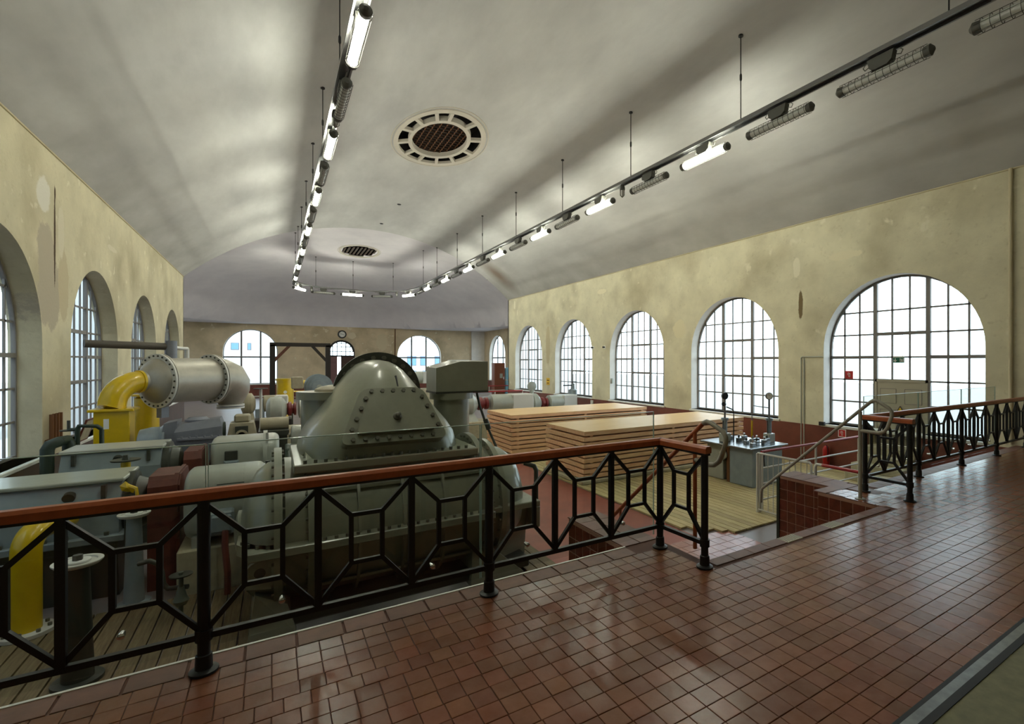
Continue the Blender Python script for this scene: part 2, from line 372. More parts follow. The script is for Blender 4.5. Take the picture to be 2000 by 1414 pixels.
rv = B(); wb = B(); arched_wall(wb, lambda s, d, z: (s, 46 + d, z), -8.3, 17.4, FL, 4.9, [(-1.5, 1.75, -.05, 2.45, 0, 0), (11.25, 1.95, -.05, 2.15, 0, 0), (4.82, 1.02, FL, 2.5, 0, 0)], 0.4, rev=rv)
_w = struct('wall_back', wb, 'plaster_back'); obj('window_reveals', rv, 'reveal_white', _w, False)
for nm, x, sg in (('wall_bay_right', 17.4, 1), ('wall_bay_left', -8.3, -1)):
    rv = B(); ws = B(); arched_wall(ws, lambda s, d, z: (x + sg * d, s, z), YE, 46, FL, 5.0, [(y, 1.9, -.05, 2.2, 0, 0) for y in (36.5, 42.6)], 0.4, rev=rv)  # all but the far right-hand opening are added for daylight in the bay
    _w = struct(nm, ws, 'plaster_back'); obj('window_reveals', rv, 'reveal_white', _w, False)
sh = B()
for a, c in ((XR, 17.4), (-8.3, XL)): sh.box(a, c, YE - .1, YE, FL, 9.2)
struct('wall_shoulder', sh, 'facade_pale')
struct('trim_1', B().box(16.1, 17.4, 45.8, 46, FL, 4.7), 'reveal_white')
# barrel vault with the oval ventilation opening
MC = (4.55, 16.05, 1.32, 2.15)
cb = B(); nx, ny = 144, 240; rows = []
for j in range(ny + 1):
    y = YF + (YE - YF) * j / ny
    rows.append([(XL + (XR - XL) * i / nx, y, zbar(XL + (XR - XL) * i / nx)) for i in range(nx + 1)])
cb.grid(rows)
def inside(f, cx, cy, a, c, k):
    px = sum(cb.v[i][0] for i in f) / 4; py = sum(cb.v[i][1] for i in f) / 4
    return ((px - cx) / a) ** 2 + ((py - cy) / c) ** 2 < k
cb.f = [f for f in cb.f if not inside(f, *MC, 0.93)]
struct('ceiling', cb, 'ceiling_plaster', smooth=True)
db = B(); rows = []
for j in range(61):
    y = YE + 17.0 * math.sin(math.pi / 2 * j / 60)
    rows.append([(AX - 12.87 * math.cos(math.pi * i / 90), y, zdome(AX - 12.87 * math.cos(math.pi * i / 90), y)) for i in range(91)])
db.grid(rows)
M2 = (4.62, 34.3, 1.15, 1.35)
db.f = [f for f in db.f if ((sum(db.v[i][0] for i in f) / 4 - M2[0]) / M2[2]) ** 2 + ((sum(db.v[i][1] for i in f) / 4 - M2[1]) / M2[3]) ** 2 > 0.8]
struct('ceiling_dome', db, 'dome_plaster', smooth=True)
fa = B()                                                # fascia where the barrel meets the wider dome
P = [XL + (XR - XL) * i / 60 for i in range(61)]
for a, c in zip(P, P[1:]):
    fa.add([(a, YE, zbar(a)), (c, YE, zbar(c)), (c, YE, max(zdome(c, YE), zbar(c)) + .03), (a, YE, max(zdome(a, YE), zbar(a)) + .03)], [(0, 1, 2, 3)])
struct('ceiling_fascia', fa, 'ceiling_plaster')
# cornice bead between wall and vault
for nm, x in (('trim_2', XL + .012), ('trim_3', XR - .012)):
    struct(nm, B().cyl((x, YF, 5.615), (x, YE, 5.615), .018, n=6), 'plaster_plain')
# dados
def dado(nm, b, m): return struct(nm, b, m)
dr = B()
for a, c in ((3.56, 5.28), (6.48, YE)): dr.box(XR - .025, XR, a, c, FL, -.06)
dado('trim_4', dr, 'dado_red')
dado('trim_5', B().box(XL, XL + .025, 3.56, YE, FL, -.06), 'dado_brown')
d3 = B()
for a, c in ((-8.3, 3.78), (5.86, 16.1)): d3.box(a, c, 45.97, 46, FL, -.07)
dado('trim_6', d3, 'dado_red'); dado('trim_7', B().box(17.37, 17.4, YE, 45.8, FL, -.07), 'dado_red')

# ------------------------------------------------------------------ platform we stand on
PE = 3.56                                              # its front edge
poly = [(XL, YF), (XR, YF), (XR, PE), (6.8, PE), (6.8, 4.58), (6.35, 4.58), (6.35, 3.72), (5.98, 3.72), (5.98, 2.95), (3.09, 2.95), (3.09, 4.57), (2.70, 4.57), (2.70, PE), (XL, PE)]
floor = struct('floor', B().prism(poly, lambda a, c, d: (a, c, d), FL, -.006), 'grout')
obj('olive_concrete', B().box(XL, XR, YF, 1.041, -.006, 0.0), 'olive_floor', floor, False)
TS = .12
def tile_box(sx, sy, h=.012, c=.0018):
    b = B(); x, y = sx / 2, sy / 2
    b.add([(-x, -y, -h), (x, -y, -h), (x, y, -h), (-x, y, -h), (-x, -y, -c), (x, -y, -c), (x, y, -c), (-x, y, -c), (-x + c, -y + c, 0), (x - c, -y + c, 0), (x - c, y - c, 0), (-x + c, y - c, 0)],
          [(8, 9, 10, 11), (4, 5, 9, 8), (5, 6, 10, 9), (6, 7, 11, 10), (7, 4, 8, 11), (0, 1, 5, 4), (1, 2, 6, 5), (2, 3, 7, 6), (3, 0, 4, 7)])
    return b
cells = []
rows_n = int(round((3.38 - 1.15) / TS))
for j in range(rows_n):
    y = 3.38 - TS * (j + .5); off = random.choice((0, 0, 0, .004, -.004, .05)) if j else 0
    for i in range(133):
        x = XL + .07 + off + TS * i
        if x > XR - .07: continue
        if 3.03 < x < 6.04 and y > 2.83: continue
        cells.append((x, y))
for j in range(3):
    for i in range(3): cells.append((6.08 + TS * i, 3.44 + TS * j - .0))
def seen(c):
    x, y = c; d = x * math.sin(YAW) + y * math.cos(YAW)
    if d < .3: return 0
    u = PPX + FPX * (x * math.cos(YAW) - y * math.sin(YAW)) / d; v = PPY + FPX * EYE / d
    return (1 / d if -20 < u < 2020 and v < 1434 else 0)
cells.sort(key=lambda c: -seen(c))
tm = tile_box(TS - .0035, TS - .0035).mesh('tile', smooth=False); tm.materials.append(MATS['red_tile'])
for (x, y) in cells[:300]:
    o = obj('tile', tm, None, floor); o.location = (x, y, random.uniform(-.0012, .0008)); o.rotation_euler = (random.gauss(0, .002), random.gauss(0, .002), random.gauss(0, .004))
fb = B(); tb = tile_box(TS - .0035, TS - .0035)
for (x, y) in cells[300:]:
    dz = random.uniform(-.0012, .0008); ax, ay = random.gauss(0, .002), random.gauss(0, .002)
    fb.add([(x + p[0], y + p[1], p[2] + dz + ax * p[0] + ay * p[1]) for p in tb.v], tb.f)
fo = obj('tile_field', fb, 'red_tile_field', floor, False); fo['kind'] = 'stuff'
def tile_obj(nm, sx, sy, m, loc, rot=(0, 0, 0), cache={}):
    k = (nm, sx, sy, m)
    if k not in cache: cache[k] = tile_box(sx, sy, .014).mesh(nm, smooth=False); cache[k].materials.append(MATS[m])
    o = obj(nm, cache[k], None, floor); o.location = loc; o.rotation_euler = rot; return o
for a, c in ((XL, 2.70), (6.8, XR)):
    n = int((c - a) / .25)
    for i in range(n): tile_obj('coping_tile', .245, .195, 'coping_tile', (a + (c - a) * (i + .5) / n, 3.48, .002))
for i in range(4):
    for j in range(2): tile_obj('coping_tile', .19, .25, 'coping_tile', (2.79 + .2 * j, 3.70 + .255 * i, .002))
for i in range(2): tile_obj('coping_tile', .375, .17, 'coping_tile', (6.16 + .36 * i, 3.70 - .02 * i, .004))
for i in range(4): tile_obj('coping_tile', .44, .21, 'coping_tile', (6.56, 3.86 + .215 * i, .003))
for j in range(3): tile_obj('coping_tile', .24, .25, 'coping_tile', (6.57, 2.95 + .12 + .255 * j, .0))
for i in range(12):
    x = 3.215 + .24 * i
    tile_obj('nosing_tile', .235, .12, 'nosing_tile' if i in (4, 7) else 'coping_tile', (x, 2.885, .002))
    if i in (4, 7):
        g = B()
        for k in range(9): g.box(x - .11 + .0255 * k, x - .11 + .0255 * k + .008, 2.835, 2.94, .001, .0045)
        obj('grip_ridge', g, 'lamp_housing', floor, False)
# red wall tiles on the stair cheeks
def cheek(x, y0, y1, z0, z1):
    obj('tile_bed', B().box(x - .0095, x, y0, y1, z0, z1), 'wall_grout', floor, False)
    n = max(1, round((y1 - y0) / .152)); w = (y1 - y0) / n; m_ = 7
    for i in range(n):
        for j in range(m_): tile_obj('wall_tile', .147, w - .008, 'wall_tile', (x - .012, y0 + w * (i + .5), z1 - .155 * (j + .5) - .03), (0, R(-90), 0))
cheek(5.98, 2.955, 3.72, FL, -.01); cheek(6.35, 3.73, 4.57, FL, -.01); cheek(2.70, 3.57, 4.56, FL, -.01)
obj('corner_guard', B().box(6.325, 6.345, 4.555, 4.60, FL, .0), 'dark_green', floor, False)
obj('edge_strip', B().box(XL, 2.70, 3.553, 3.572, -.03, .006), 'sill_white', floor, False)
ts_ = thing('threshold_strip', 'steel floor channel between black rubber edges crossing the near corner', 'floor strip', (4.5, 1.0, 0))
obj('channel', B().box(XL + .02, XR - .02, 1.078, 1.124, -.006, .004), 'steel_strip', ts_, False)
for a, c in ((1.041, 1.078), (1.124, 1.145)): obj('rubber_edge', B().box(XL + .02, XR - .02, a, c, -.006, .004), 'black_rubber', ts_, False)
# ------------------------------------------------------------------ lower machine-hall floor
SHADE_PIT = (-.05, 2.75, 5.6, 7.9)  # added opening; its dark lining stands for shade under the compressor
lf = B()
for a, c, e, g in ((-8.3, SHADE_PIT[0], 3.0, 46), (SHADE_PIT[1], 17.4, 2.95, 46), (SHADE_PIT[0], SHADE_PIT[1], 3.0, SHADE_PIT[2]), (SHADE_PIT[0], SHADE_PIT[1], SHADE_PIT[3], 46)):
    lf.add([(a, e, FL), (c, e, FL), (c, g, FL), (a, g, FL)], [(0, 1, 2, 3)])
lower = struct('lower_floor', lf, 'grey_concrete')
obj('red_walkway', B().box(2.76, 5.76, 2.96, 22.0, FL, FL + .004), 'red_concrete', lower, False)
pb = B(); x0, x1, y0, y1 = SHADE_PIT
pb.add([(x0, y0, FL), (x1, y0, FL), (x1, y1, FL), (x0, y1, FL), (x0, y0, -2.3), (x1, y0, -2.3), (x1, y1, -2.3), (x0, y1, -2.3)], [(4, 5, 6, 7), (0, 1, 5, 4), (1, 2, 6, 5), (2, 3, 7, 6), (3, 0, 4, 7)])
obj('shade_lining', pb, 'dark_floor', lower, False)  # shade below the drum put into the lining colour
pk = None
for i in range(10):
    for j in range(7):
        x, y = 4.5 + .2 * i, 4.35 + .2 * j
        if pk is None: pk = tile_box(.193, .193).mesh('pink_tile', smooth=False); pk.materials.append(MATS['pink_tile'])
        o = obj('pink_tile', pk, None, lower); o.location = (x, y, FL + .008); o.rotation_euler = (random.gauss(0, .004), random.gauss(0, .004), 0)
def deck(label, x0, x1, y0f, y1f, m, loc, cut=None):
    t = thing('wooden_deck', label, 'deck', loc, 'slatted decks on the machine hall floor')
    n = int((x1 - x0) / .15)
    for i in range(n):
        a = x0 + .15 * i; segs = [(y0f(a), y1f(a))]
        if cut and a + .135 > cut[0] and a < cut[1]: segs = [(y0f(a), cut[2] - .03), (cut[3] + .03, y1f(a))]
        for s, e in segs:
            if e - s > .1: obj('deck_board', B().box(a, a + .133, s, e, DK - .03, DK), m, t, False)
    return t
deck('dark weathered slatted deck under the big grey compressor and valve stands', -3.3, 3.35, lambda x: 3.75 if x < 2.6 else 4.95, lambda x: 7.5 if x < 2.6 else 7.0, 'deck_board', (0, 6, FL), SHADE_PIT)
deck('pale yellowish slatted deck around the two timber stacks', 5.77, 12.4, lambda x: max(5.42, 6.05 - (x - 5.77) * 1.1), lambda x: 15.6, 'deck_board_pale', (8, 8, FL))
# ------------------------------------------------------------------ windows
def clip(poly, cv):                                     # convex clip
    out = poly
    for (ax, ay), (bx, by) in zip(cv, cv[1:] + cv[:1]):
        src, out = out, []
        if not src: return []
        ins = lambda p: (bx - ax) * (p[1] - ay) - (by - ay) * (p[0] - ax) >= -1e-9
        for p, q_ in zip(src, src[1:] + src[:1]):
            ip, iq = ins(p), ins(q_)
            if ip: out.append(p)
            if ip != iq:
                d1 = (bx - ax) * (p[1] - ay) - (by - ay) * (p[0] - ax); d2 = (bx - ax) * (q_[1] - ay) - (by - ay) * (q_[0] - ax); t = d1 / (d1 - d2)
                out.append((p[0] + (q_[0] - p[0]) * t, p[1] + (q_[1] - p[1]) * t))
    return out
def win_meshes(r, zs, zb, cols, rows_side, rows_mid, heavy_v, heavy_h, door=False, gd=.34, hw=.048):
    mp = lambda s, z, d: (d, s, z)
    A = [(-r + .0, zb), (r, zb)] + [(r * math.cos(math.pi * i / 24), zs + r * math.sin(math.pi * i / 24)) for i in range(25)]
    arch = lambda k: [(-r + k, zb + k), (r - k, zb + k)] + [((r - k) * math.cos(math.pi * i / 24), zs + (r - k) * math.sin(math.pi * i / 24)) for i in range(25)]
    fr = B(); a0, a1 = arch(.0), arch(.05); n = len(a0)
    for i in range(n):
        j = (i + 1) % n
        fr.add([mp(*a0[i], gd - .03), mp(*a0[j], gd - .03), mp(*a1[j], gd - .03), mp(*a1[i], gd - .03), mp(*a0[i], gd + .03), mp(*a0[j], gd + .03), mp(*a1[j], gd + .03), mp(*a1[i], gd + .03)], [(0, 1, 2, 3), (4, 7, 6, 5), (3, 2, 6, 7)])
    top = lambda s: zs + math.sqrt(max(0, (r - .02) ** 2 - s * s))
    half = lambda z: (r - .02) if z < zs else math.sqrt(max(0, (r - .02) ** 2 - (z - zs) ** 2))
    for s in heavy_v: fr.box(gd - .035, gd + .035, s - hw, s + hw, zb, top(s))
    hv = heavy_v[-1] if heavy_v else 0
    for z, part in heavy_h:
        if part == 'mid': fr.box(gd - .03, gd + .03, -hv, hv, z - .04, z + .04)
        elif part == 'side':
            for sg in (-1, 1): fr.box(gd - .03, gd + .03, min(sg * hv, sg * half(z)), max(sg * hv, sg * half(z)), z - .04, z + .04)
        else: fr.box(gd - .03, gd + .03, -half(z), half(z), z - hw, z + hw)
    bars = B()
    for s in cols[1:-1]:
        if min([abs(s - h) for h in heavy_v] + [9]) > .01:
            bars.box(gd - .015, gd + .015, s - .02, s + .02, (1.22 if door and abs(s) < hv else zb), top(s))
    for z in rows_side[1:-1]:
        if z > zs + r - .05: continue
        for sg in (-1, 1):
            if half(z) > hv: bars.box(gd - .015, gd + .015, min(sg * hv, sg * half(z)), max(sg * hv, sg * half(z)), z - .02, z + .02)
    for z in rows_mid[1:-1]:
        if not (door and z < 1.25): bars.box(gd - .015, gd + .015, -min(hv, half(z)), min(hv, half(z)), z - .02, z + .02)
    panes = []
    cv = arch(.02)
    for s0_, s1_ in zip(cols, cols[1:]):
        mid = abs((s0_ + s1_) / 2) < hv
        rr = rows_mid if mid else rows_side
        for z0_, z1_ in zip(rr, rr[1:]):
            if door and mid and z1_ < 1.3: continue
            pl = clip([(s0_, z0_), (s1_, z0_), (s1_, z1_), (s0_, z1_)], cv)
            if len(pl) >= 3:
                ar = abs(sum(p[0] * q_[1] - q_[0] * p[1] for p, q_ in zip(pl, pl[1:] + pl[:1]))) / 2
                if ar > .004: panes.append(B().prism(pl, mp, gd - .003, gd + .003))
    sill = B().cbox(-.06, gd, -r - .06, r + .06, zb - .07, zb + .0, .012)
    out = {}
    for k, b, m in (('window_frame', fr, 'window_frame'), ('glazing_bars', bars, 'window_frame'), ('window_sill', sill, 'sill_white')):
        out[k] = b.mesh(k, smooth=False); out[k].materials.append(MATS[m])
    pm = []
    for b in panes:
        me = b.mesh('pane', smooth=False); me.materials.append(MATS['pane_glass']); pm.append(me)
    al = B()
    for b in panes: al.add(b.v, b.f)
    out['panes_all'] = al.mesh('pane_sheet', smooth=False); out['panes_all'].materials.append(MATS['pane_glass'])
    out['panes'] = pm
    return out
RW = [.05 + .586 * k for k in range(6)] + [3.9]
CW = [-1.8 + .4 * k for k in range(10)]
std = win_meshes(OP_R, OP_S, 0.0, CW, RW, RW, [-.6, .6], [(1.808, 'side'), (1.222, 'mid'), (2.394, 'mid')])
wdo = win_meshes(OP_R, OP_S, 0.0, CW, RW, RW, [-.6, .6], [(1.808, 'side'), (1.222, 'mid'), (2.394, 'mid')], door=True)
WN = [0]
def window(ms, loc, rz, single):
    WN[0] += 1
    t = struct('window_%d' % WN[0], loc=loc); t.rotation_euler = (0, 0, rz)
    for k in ('window_frame', 'glazing_bars', 'window_sill'): obj(k, ms[k], None, t)
    if single:
        for me in ms['panes']: obj('pane', me, None, t)
    else: obj('pane_sheet', ms['panes_all'], None, t)
    return t
for i, y in enumerate(WIN_Y): window(wdo if i == 0 else std, (XR, y, 0), 0, i in (0, 1, 2))
for i, y in enumerate(WIN_Y): window(std, (XL, y, 0), math.pi, i in (1, 2))
b1 = win_meshes(1.75, 2.45, -.05, [-1.75, -.62, .62, 1.75], [-.05, 2.05, 4.3], [-.05, 2.05, 4.3], [-.62, .62], [(2.05, 'all')], hw=.06)
b2 = win_meshes(1.95, 2.15, -.05, [-1.95, -.65, .65, 1.95], [-.05, 2.05, 4.3], [-.05, 2.05, 4.3], [-.65, .65], [(2.05, 'all')], hw=.06)
b3 = win_meshes(1.9, 2.2, -.05, [-1.9, -.63, .63, 1.9], [-.05, 2.05, 4.3], [-.05, 2.05, 4.3], [-.63, .63], [(2.05, 'all')], hw=.06)
window(b1, (-1.5, 46, 0), R(90), True); window(b2, (11.25, 46, 0), R(90), True); window(b3, (17.4, 42.6, 0), 0, True); window(b3, (17.4, 36.5, 0), 0, False)  # last one is unseen, added to let more daylight into the bay
for y in (36.5, 42.6): window(b3, (-8.3, y, 0), math.pi, False)  # unseen windows added to brighten the bay and dome with daylight
# garden door inside the nearest right-hand window
dr_ = struct('door_1', loc=(XR + .34, WIN_Y[0], -.38)); y0 = WIN_Y[0]
obj('door_leaf', B().cbox(XR + .31, XR + .36, y0 - .57, y0 + .57, -.37, 1.2, .006), 'door_paint', dr_, False)
fr = B().box(XR + .29, XR + .38, y0 - .6, y0 - .55, -.38, 1.25).box(XR + .29, XR + .38, y0 + .55, y0 + .6, -.38, 1.25).box(XR + .29, XR + .38, y0 - .6, y0 + .6, 1.19, 1.25)
obj('door_frame', fr, 'door_paint', dr_, False)
for a, c, e, g in ((-.47, -.1, .66, 1.02), (.1, .47, .66, 1.02), (-.47, -.1, -.2, .5), (.1, .47, -.2, .5)):
    pf = B().box(XR + .302, XR + .31, y0 + a, y0 + c, e, g); obj('door_panel', pf, 'door_paint', dr_, False)
    ed = B()
    for s in (a, c): ed.box(XR + .299, XR + .31, y0 + s - .006, y0 + s + .006, e, g)
    for s in (e, g): ed.box(XR + .299, XR + .31, y0 + a, y0 + c, s - .006, s + .006)
    obj('panel_moulding', ed, 'window_frame', dr_, False)
obj('door_handle', B().tube([(XR + .31, y0 + .5, .68), (XR + .26, y0 + .5, .68), (XR + .26, y0 + .4, .68)], .009), 'galvanised', dr_)
tr = B().prism([(y0 - .12, .38), (y0 + .12, .38), (y0, .60)], lambda a, c, d: (d, a, c), XR + .292, XR + .301)
wt = obj('warning_triangle', tr, 'sign_yellow', dr_, False)
tri = B()
for (a, c), (e, g) in zip([(-.12, .38), (.12, .38), (0, .6)], [(.12, .38), (0, .6), (-.12, .38)]): tri.tube([(XR + .29, y0 + a, c), (XR + .29, y0 + e, g)], .009, 6)
for k in (-.035, .0, .035): tri.box(XR + .286, XR + .292, y0 + k - .008, y0 + k + .008, .40, .46)
obj('black_border', tri, 'iron_black', wt, False)
# back door with fanlight
d2 = struct('door_2', loc=(4.82, 46.1, FL))
fl = B(); mp = lambda s, z, d: (4.82 + s, 46.1 + d, z)
P0 = [(1.02 * math.cos(math.pi * i / 20), 2.5 + 1.02 * math.sin(math.pi * i / 20)) for i in range(21)]; P1 = [(.86 * math.cos(math.pi * i / 20), 2.5 + .86 * math.sin(math.pi * i / 20)) for i in range(21)]
for i in range(20): fl.add([mp(*P0[i], 0), mp(*P0[i + 1], 0), mp(*P1[i + 1], 0), mp(*P1[i], 0), mp(*P0[i], .1), mp(*P0[i + 1], .1), mp(*P1[i + 1], .1), mp(*P1[i], .1)], [(0, 1, 2, 3), (4, 7, 6, 5), (3, 2, 6, 7), (0, 4, 5, 1)])
fl.box(3.8, 5.84, 46.1, 46.2, 2.1, 2.22)
for s in (-1.02, .94): fl.box(4.82 + s, 4.9 + s, 46.1, 46.2, FL, 2.5)
obj('door_frame', fl, 'timber_black', d2, False)
bb = B()
for k in range(1, 6):
    s = -1.0 + .333 * k; bb.box(4.82 + s - .025, 4.82 + s + .025, 46.13, 46.16, 2.2, 2.5 + math.sqrt(max(0, .95 ** 2 - s * s)))
for z in (2.55, 2.95, 3.25): bb.box(4.82 - .95 + (z - 2.5) * .4, 4.82 + .95 - (z - 2.5) * .4, 46.13, 46.16, z - .025, z + .025)
obj('fanlight_bars', bb, 'timber_black', d2, False)
obj('pane', B().prism([(x, z) for x, z in P1] + [(-.92, 2.2), (.92, 2.2)], mp, .045, .05), 'pane_glass', d2, False)
lf1 = obj('door_leaf', B().box(3.84, 4.5, 46.12, 46.18, FL, 2.1), 'door_purple', d2, False)
for k in range(6): obj('door_panel', B().cbox(3.95, 4.39, 46.1, 46.125, FL + .15 + .52 * k, FL + .55 + .52 * k, .01), 'door_purple', lf1, False)
lf2 = obj('door_leaf', B().box(4.78, 5.8, 46.12, 46.18, FL, 2.1), 'door_dark', d2, False)
for k in range(6): obj('door_panel', B().cbox(4.95, 5.65, 46.1, 46.125, FL + .15 + .52 * k, FL + .55 + .52 * k, .01), 'door_dark', lf2, False)
# ------------------------------------------------------------------ outside
struct('ground', B().box(-60, 80, -40, 120, -1.9, -1.8), 'asphalt')
def house(label, x0, x1, y0, y1, h, wins, face, m='facade_pale'):
    t = thing('apartment_building', label, 'building', ((x0 + x1) / 2, (y0 + y1) / 2, -1.8))
    obj('facade', B().box(x0, x1, y0, y1, -1.8, h), m, t, False)
    obj('roof', B().box(x0 - .4, x1 + .4, y0 - .4, y1 + .4, h, h + .3), m, t, False)
    for (a, c, e, g) in wins:
        if face == 'y': w = obj('window', B().box(a, c, y0 - .06, y0 + .1, e, g), 'window_frame', t, False); obj('pane', B().box(a + .08, c - .08, y0 - .08, y0, e + .08, g - .08), 'facade_glass', w, False)
        else: w = obj('window', B().box(x0 - .06, x0 + .1, a, c, e, g), 'window_frame', t, False); obj('pane', B().box(x0 - .08, x0, a + .08, c - .08, e + .08, g - .08), 'facade_glass', w, False)
house('white apartment house seen through the left window of the far wall', -22, 4, 78, 90, 14, [(-4.7, -3.8, 3.2, 4.15), (-2.95, -2.5, 3.2, 4.15)], 'y')
house('pale house with small windows seen through the right window of the far wall', 14, 40, 84, 96, 5.2, [(18.5, 20, 1.0, 2.6), (20.6, 21.6, 1.0, 2.6), (23, 24.4, 1.0, 2.6), (18.5, 20, -1.4, .2), (21, 22.4, -1.4, .2)], 'y')
house('grey block added outside the left windows to cut their daylight', -24, -11, -20, 30, 13, [], 'y', 'shade_block_grey')  # added mass that keeps sky light off the left windows
# ================================================================== railings, glass, stairs
def railing(label, runs, group):
    """runs = list of (start_xy, end_xy, panels, post_every); black wrought panels under a painted wooden handrail"""
    (sx, sy) = runs[0][0]
    t = thing('railing', label, 'railing', (sx, sy, 0), group)
    posts = set()
    for (p0, p1, n, every, rail_trim) in runs:
        p0, p1 = Vector((*p0, 0)), Vector((*p1, 0)); d = (p1 - p0) / n; dn = d.normalized(); nrm = Vector((-dn.y, dn.x, 0))
        P = lambda k, z: p0 + d * k + Vector((0, 0, z))
        for k in range(n + 1):
            key = (round(P(k, 0).x, 2), round(P(k, 0).y, 2))
            if key in posts: continue
            if k % every == 0:
                posts.add(key); q = P(k, 0)
                po = obj('post', B().cyl(q + Vector((0, 0, .0)), q + Vector((0, 0, .955)), .030, n=14), 'iron_black', t)
                obj('post_base', B().lathe(q + Vector((0, 0, .003)), (0, 0, 1), [(0, .068), (.012, .068), (.02, .046), (.022, .041), (.095, .038), (.1, .032)], 16), 'iron_black', po)
                obj('collar', B().lathe(q + Vector((0, 0, .175)), (0, 0, 1), [(0, .041), (.06, .041)], 12), 'iron_black', po)
            else: obj('baluster', B().tube([P(k, .2), P(k, .945)], .027, 4), 'iron_black', t, False)
        for k in range(n):
            for sgn in (0, 1):
                kk = k + sgn; o = k + (1 / 3 if sgn == 0 else 2 / 3)
                obj('lattice_bar', B().tube([P(kk, .925), P(o, .735), P(o, .435), P(kk, .215)], .0185, 4, True), 'iron_black', t, False)
            for z in (.735, .435): obj('crossbar', B().tube([P(k + 1 / 3, z), P(k + 2 / 3, z)], .0175, 4), 'iron_black', t, False)
        obj('bottom_rail', B().tube([P(0, .2), P(n, .2)], .023, 4), 'iron_black', t, False)
        a, c = P(-rail_trim[0], 0), P(n + rail_trim[1], 0); L_ = (c - a).length
        hr = B(); sec = [(-.034, .945), (.034, .945), (.036, .985), (.022, 1.003), (-.022, 1.003), (-.036, .985)]
        hr.prism(sec, lambda u, z, dd: tuple(a + dn * dd + nrm * u + Vector((0, 0, z))), 0, L_)
        obj('handrail', hr, 'handrail_red', t, False)
        obj('rail_bed', B().box(min(a.x, c.x) - (.02 if abs(dn.x) < .5 else 0), max(a.x, c.x) + (.02 if abs(dn.x) < .5 else 0), min(a.y, c.y) - (.02 if abs(dn.x) > .5 else 0), max(a.y, c.y) + (.02 if abs(dn.x) > .5 else 0), .928, .945), 'iron_black', t, False)
    return t
g_r = 'black railings along the platform edge'
railing('black iron railing with orange-red wooden handrail in front of the big compressor', [((-1.966, 3.385), (2.965, 3.385), 9, 3, (0, .06)), ((2.965, 3.385), (2.985, 2.855), 1, 1, (0, .08))], g_r)
railing('black iron railing running to the right wall in front of the garden door', [((6.49, 3.385), (12.45, 3.385), 12, 3, (.06, 0)), ((6.49, 3.385), (6.48, 2.845), 1, 1, (0, .08))], g_r)
def glass(label, x0, x1, y, z0, z1):
    t = thing('glass_panel', label, 'glass panel', ((x0 + x1) / 2, y, z0), 'glass screens behind the railings')
    obj('pane', B().box(x0, x1, y, y + .010, z0, z1), 'balustrade_glass', t, False)
    obj('top_edge', B().box(x0, x1, y - .001, y + .011, z1, z1 + .005), 'glass_edge', t, False)
    for x in (x0 - .004, x1): obj('side_edge', B().box(x, x + .004, y - .001, y + .011, z0, z1), 'glass_edge', t, False)
    for k in (.22, .78):
        for z in (.22,):
            x = x0 + (x1 - x0) * k
            obj('clamp', B().lathe((x, y - .03, z), (0, 1, 0), [(0, .012), (.004, .018), (.026, .018), (.03, .012), (.06, .012)], 14), 'chrome', t)
for nm, a, c in (('leftmost clear glass screen behind the railing, in front of the yellow pipe', -1.96, -.335), ('clear glass screen behind the railing, in front of the compressor drum', -.32, 1.325), ('clear glass screen behind the railing, ending at the stair opening', 1.34, 3.06)):
    glass(nm, a, c, 3.585, .04, 1.215)
for nm, a, c in (('clear glass screen nearest the stairs on the right-hand railing', 6.85, 8.435), ('clear glass screen before the garden door on the right-hand railing', 8.45, 10.02), ('clear glass screen nearest the wall on the right-hand railing', 10.035, 11.54)):
    glass(nm, a, c, 3.585, .04, 1.215)
# staircase between the two cheek walls
st = thing('staircase', 'steep red tiled steps leading down from the platform', 'stairs', (4.5, 3.4, FL))
for i in range(5):
    z = -.19 * (i + 1)
    obj('step', B().box(3.10, 5.97, 2.955 + .21 * i, 2.955 + .21 * (i + 1), FL, z), 'coping_tile', st, False)
    obj('nosing', B().box(3.10, 5.97, 2.955 + .21 * (i + 1) - .05, 2.955 + .21 * (i + 1) + .01, z, z + .012), 'nosing_tile', st, False)
# stair handrails
X = 3.217
t = thing('stair_handrail', 'orange-red painted tubular stair handrail with a grey curled end', 'handrail', (X, 3.2, 0), 'stair handrails')
obj('rail', B().tube([(X, 4.72, -.26), (X, 4.469, -.045), (X, 3.092, 1.150)], .021, 12), 'handrail_red', t)
obj('curl', B().tube([(X, 3.092, 1.150), (X, 3.05, 1.168), (X, 2.994, 1.158), (X, 2.861, 1.098), (X, 2.835, 1.06), (X, 2.833, 1.02), (X, 2.878, .899), (X, 2.91, .84), (X, 2.965, .8), (X, 3.06, .785), (X, 3.135, .79), (X, 3.19, .81)], .0215, 12), 'pipe_grey', t)
obj('post', B().cyl((X, 3.195, 0), (X, 3.195, 1.06), .019, n=12), 'handrail_red', t)
obj('bracket', B().cyl((X, 4.33, -.28), (X, 4.33, .09), .015, n=10), 'handrail_red', t)
obj('low_post', B().cyl((X, 4.70, FL + .003), (X, 4.70, -.25), .019, n=12), 'handrail_red', t)
X = 6.1
t = thing('stair_handrail', 'grey tubular stair handrail with a curled end beside the tiled cheek wall', 'handrail', (X, 3.24, 0), 'stair handrails')
obj('rail', B().tube([(X, 4.706, -.40), (X, 4.70, -.24), (X, 4.68, -.185), (X, 3.117, 1.205)], .021, 12), 'pipe_grey', t)
obj('curl', B().tube([(X, 3.117, 1.205), (X, 3.085, 1.226), (X, 3.04, 1.228), (X, 2.9, 1.145), (X, 2.875, 1.11), (X, 2.871, 1.06), (X, 2.925, .905), (X, 2.96, .862), (X, 3.021, .84), (X, 3.234, .844)], .0215, 12), 'pipe_grey', t)
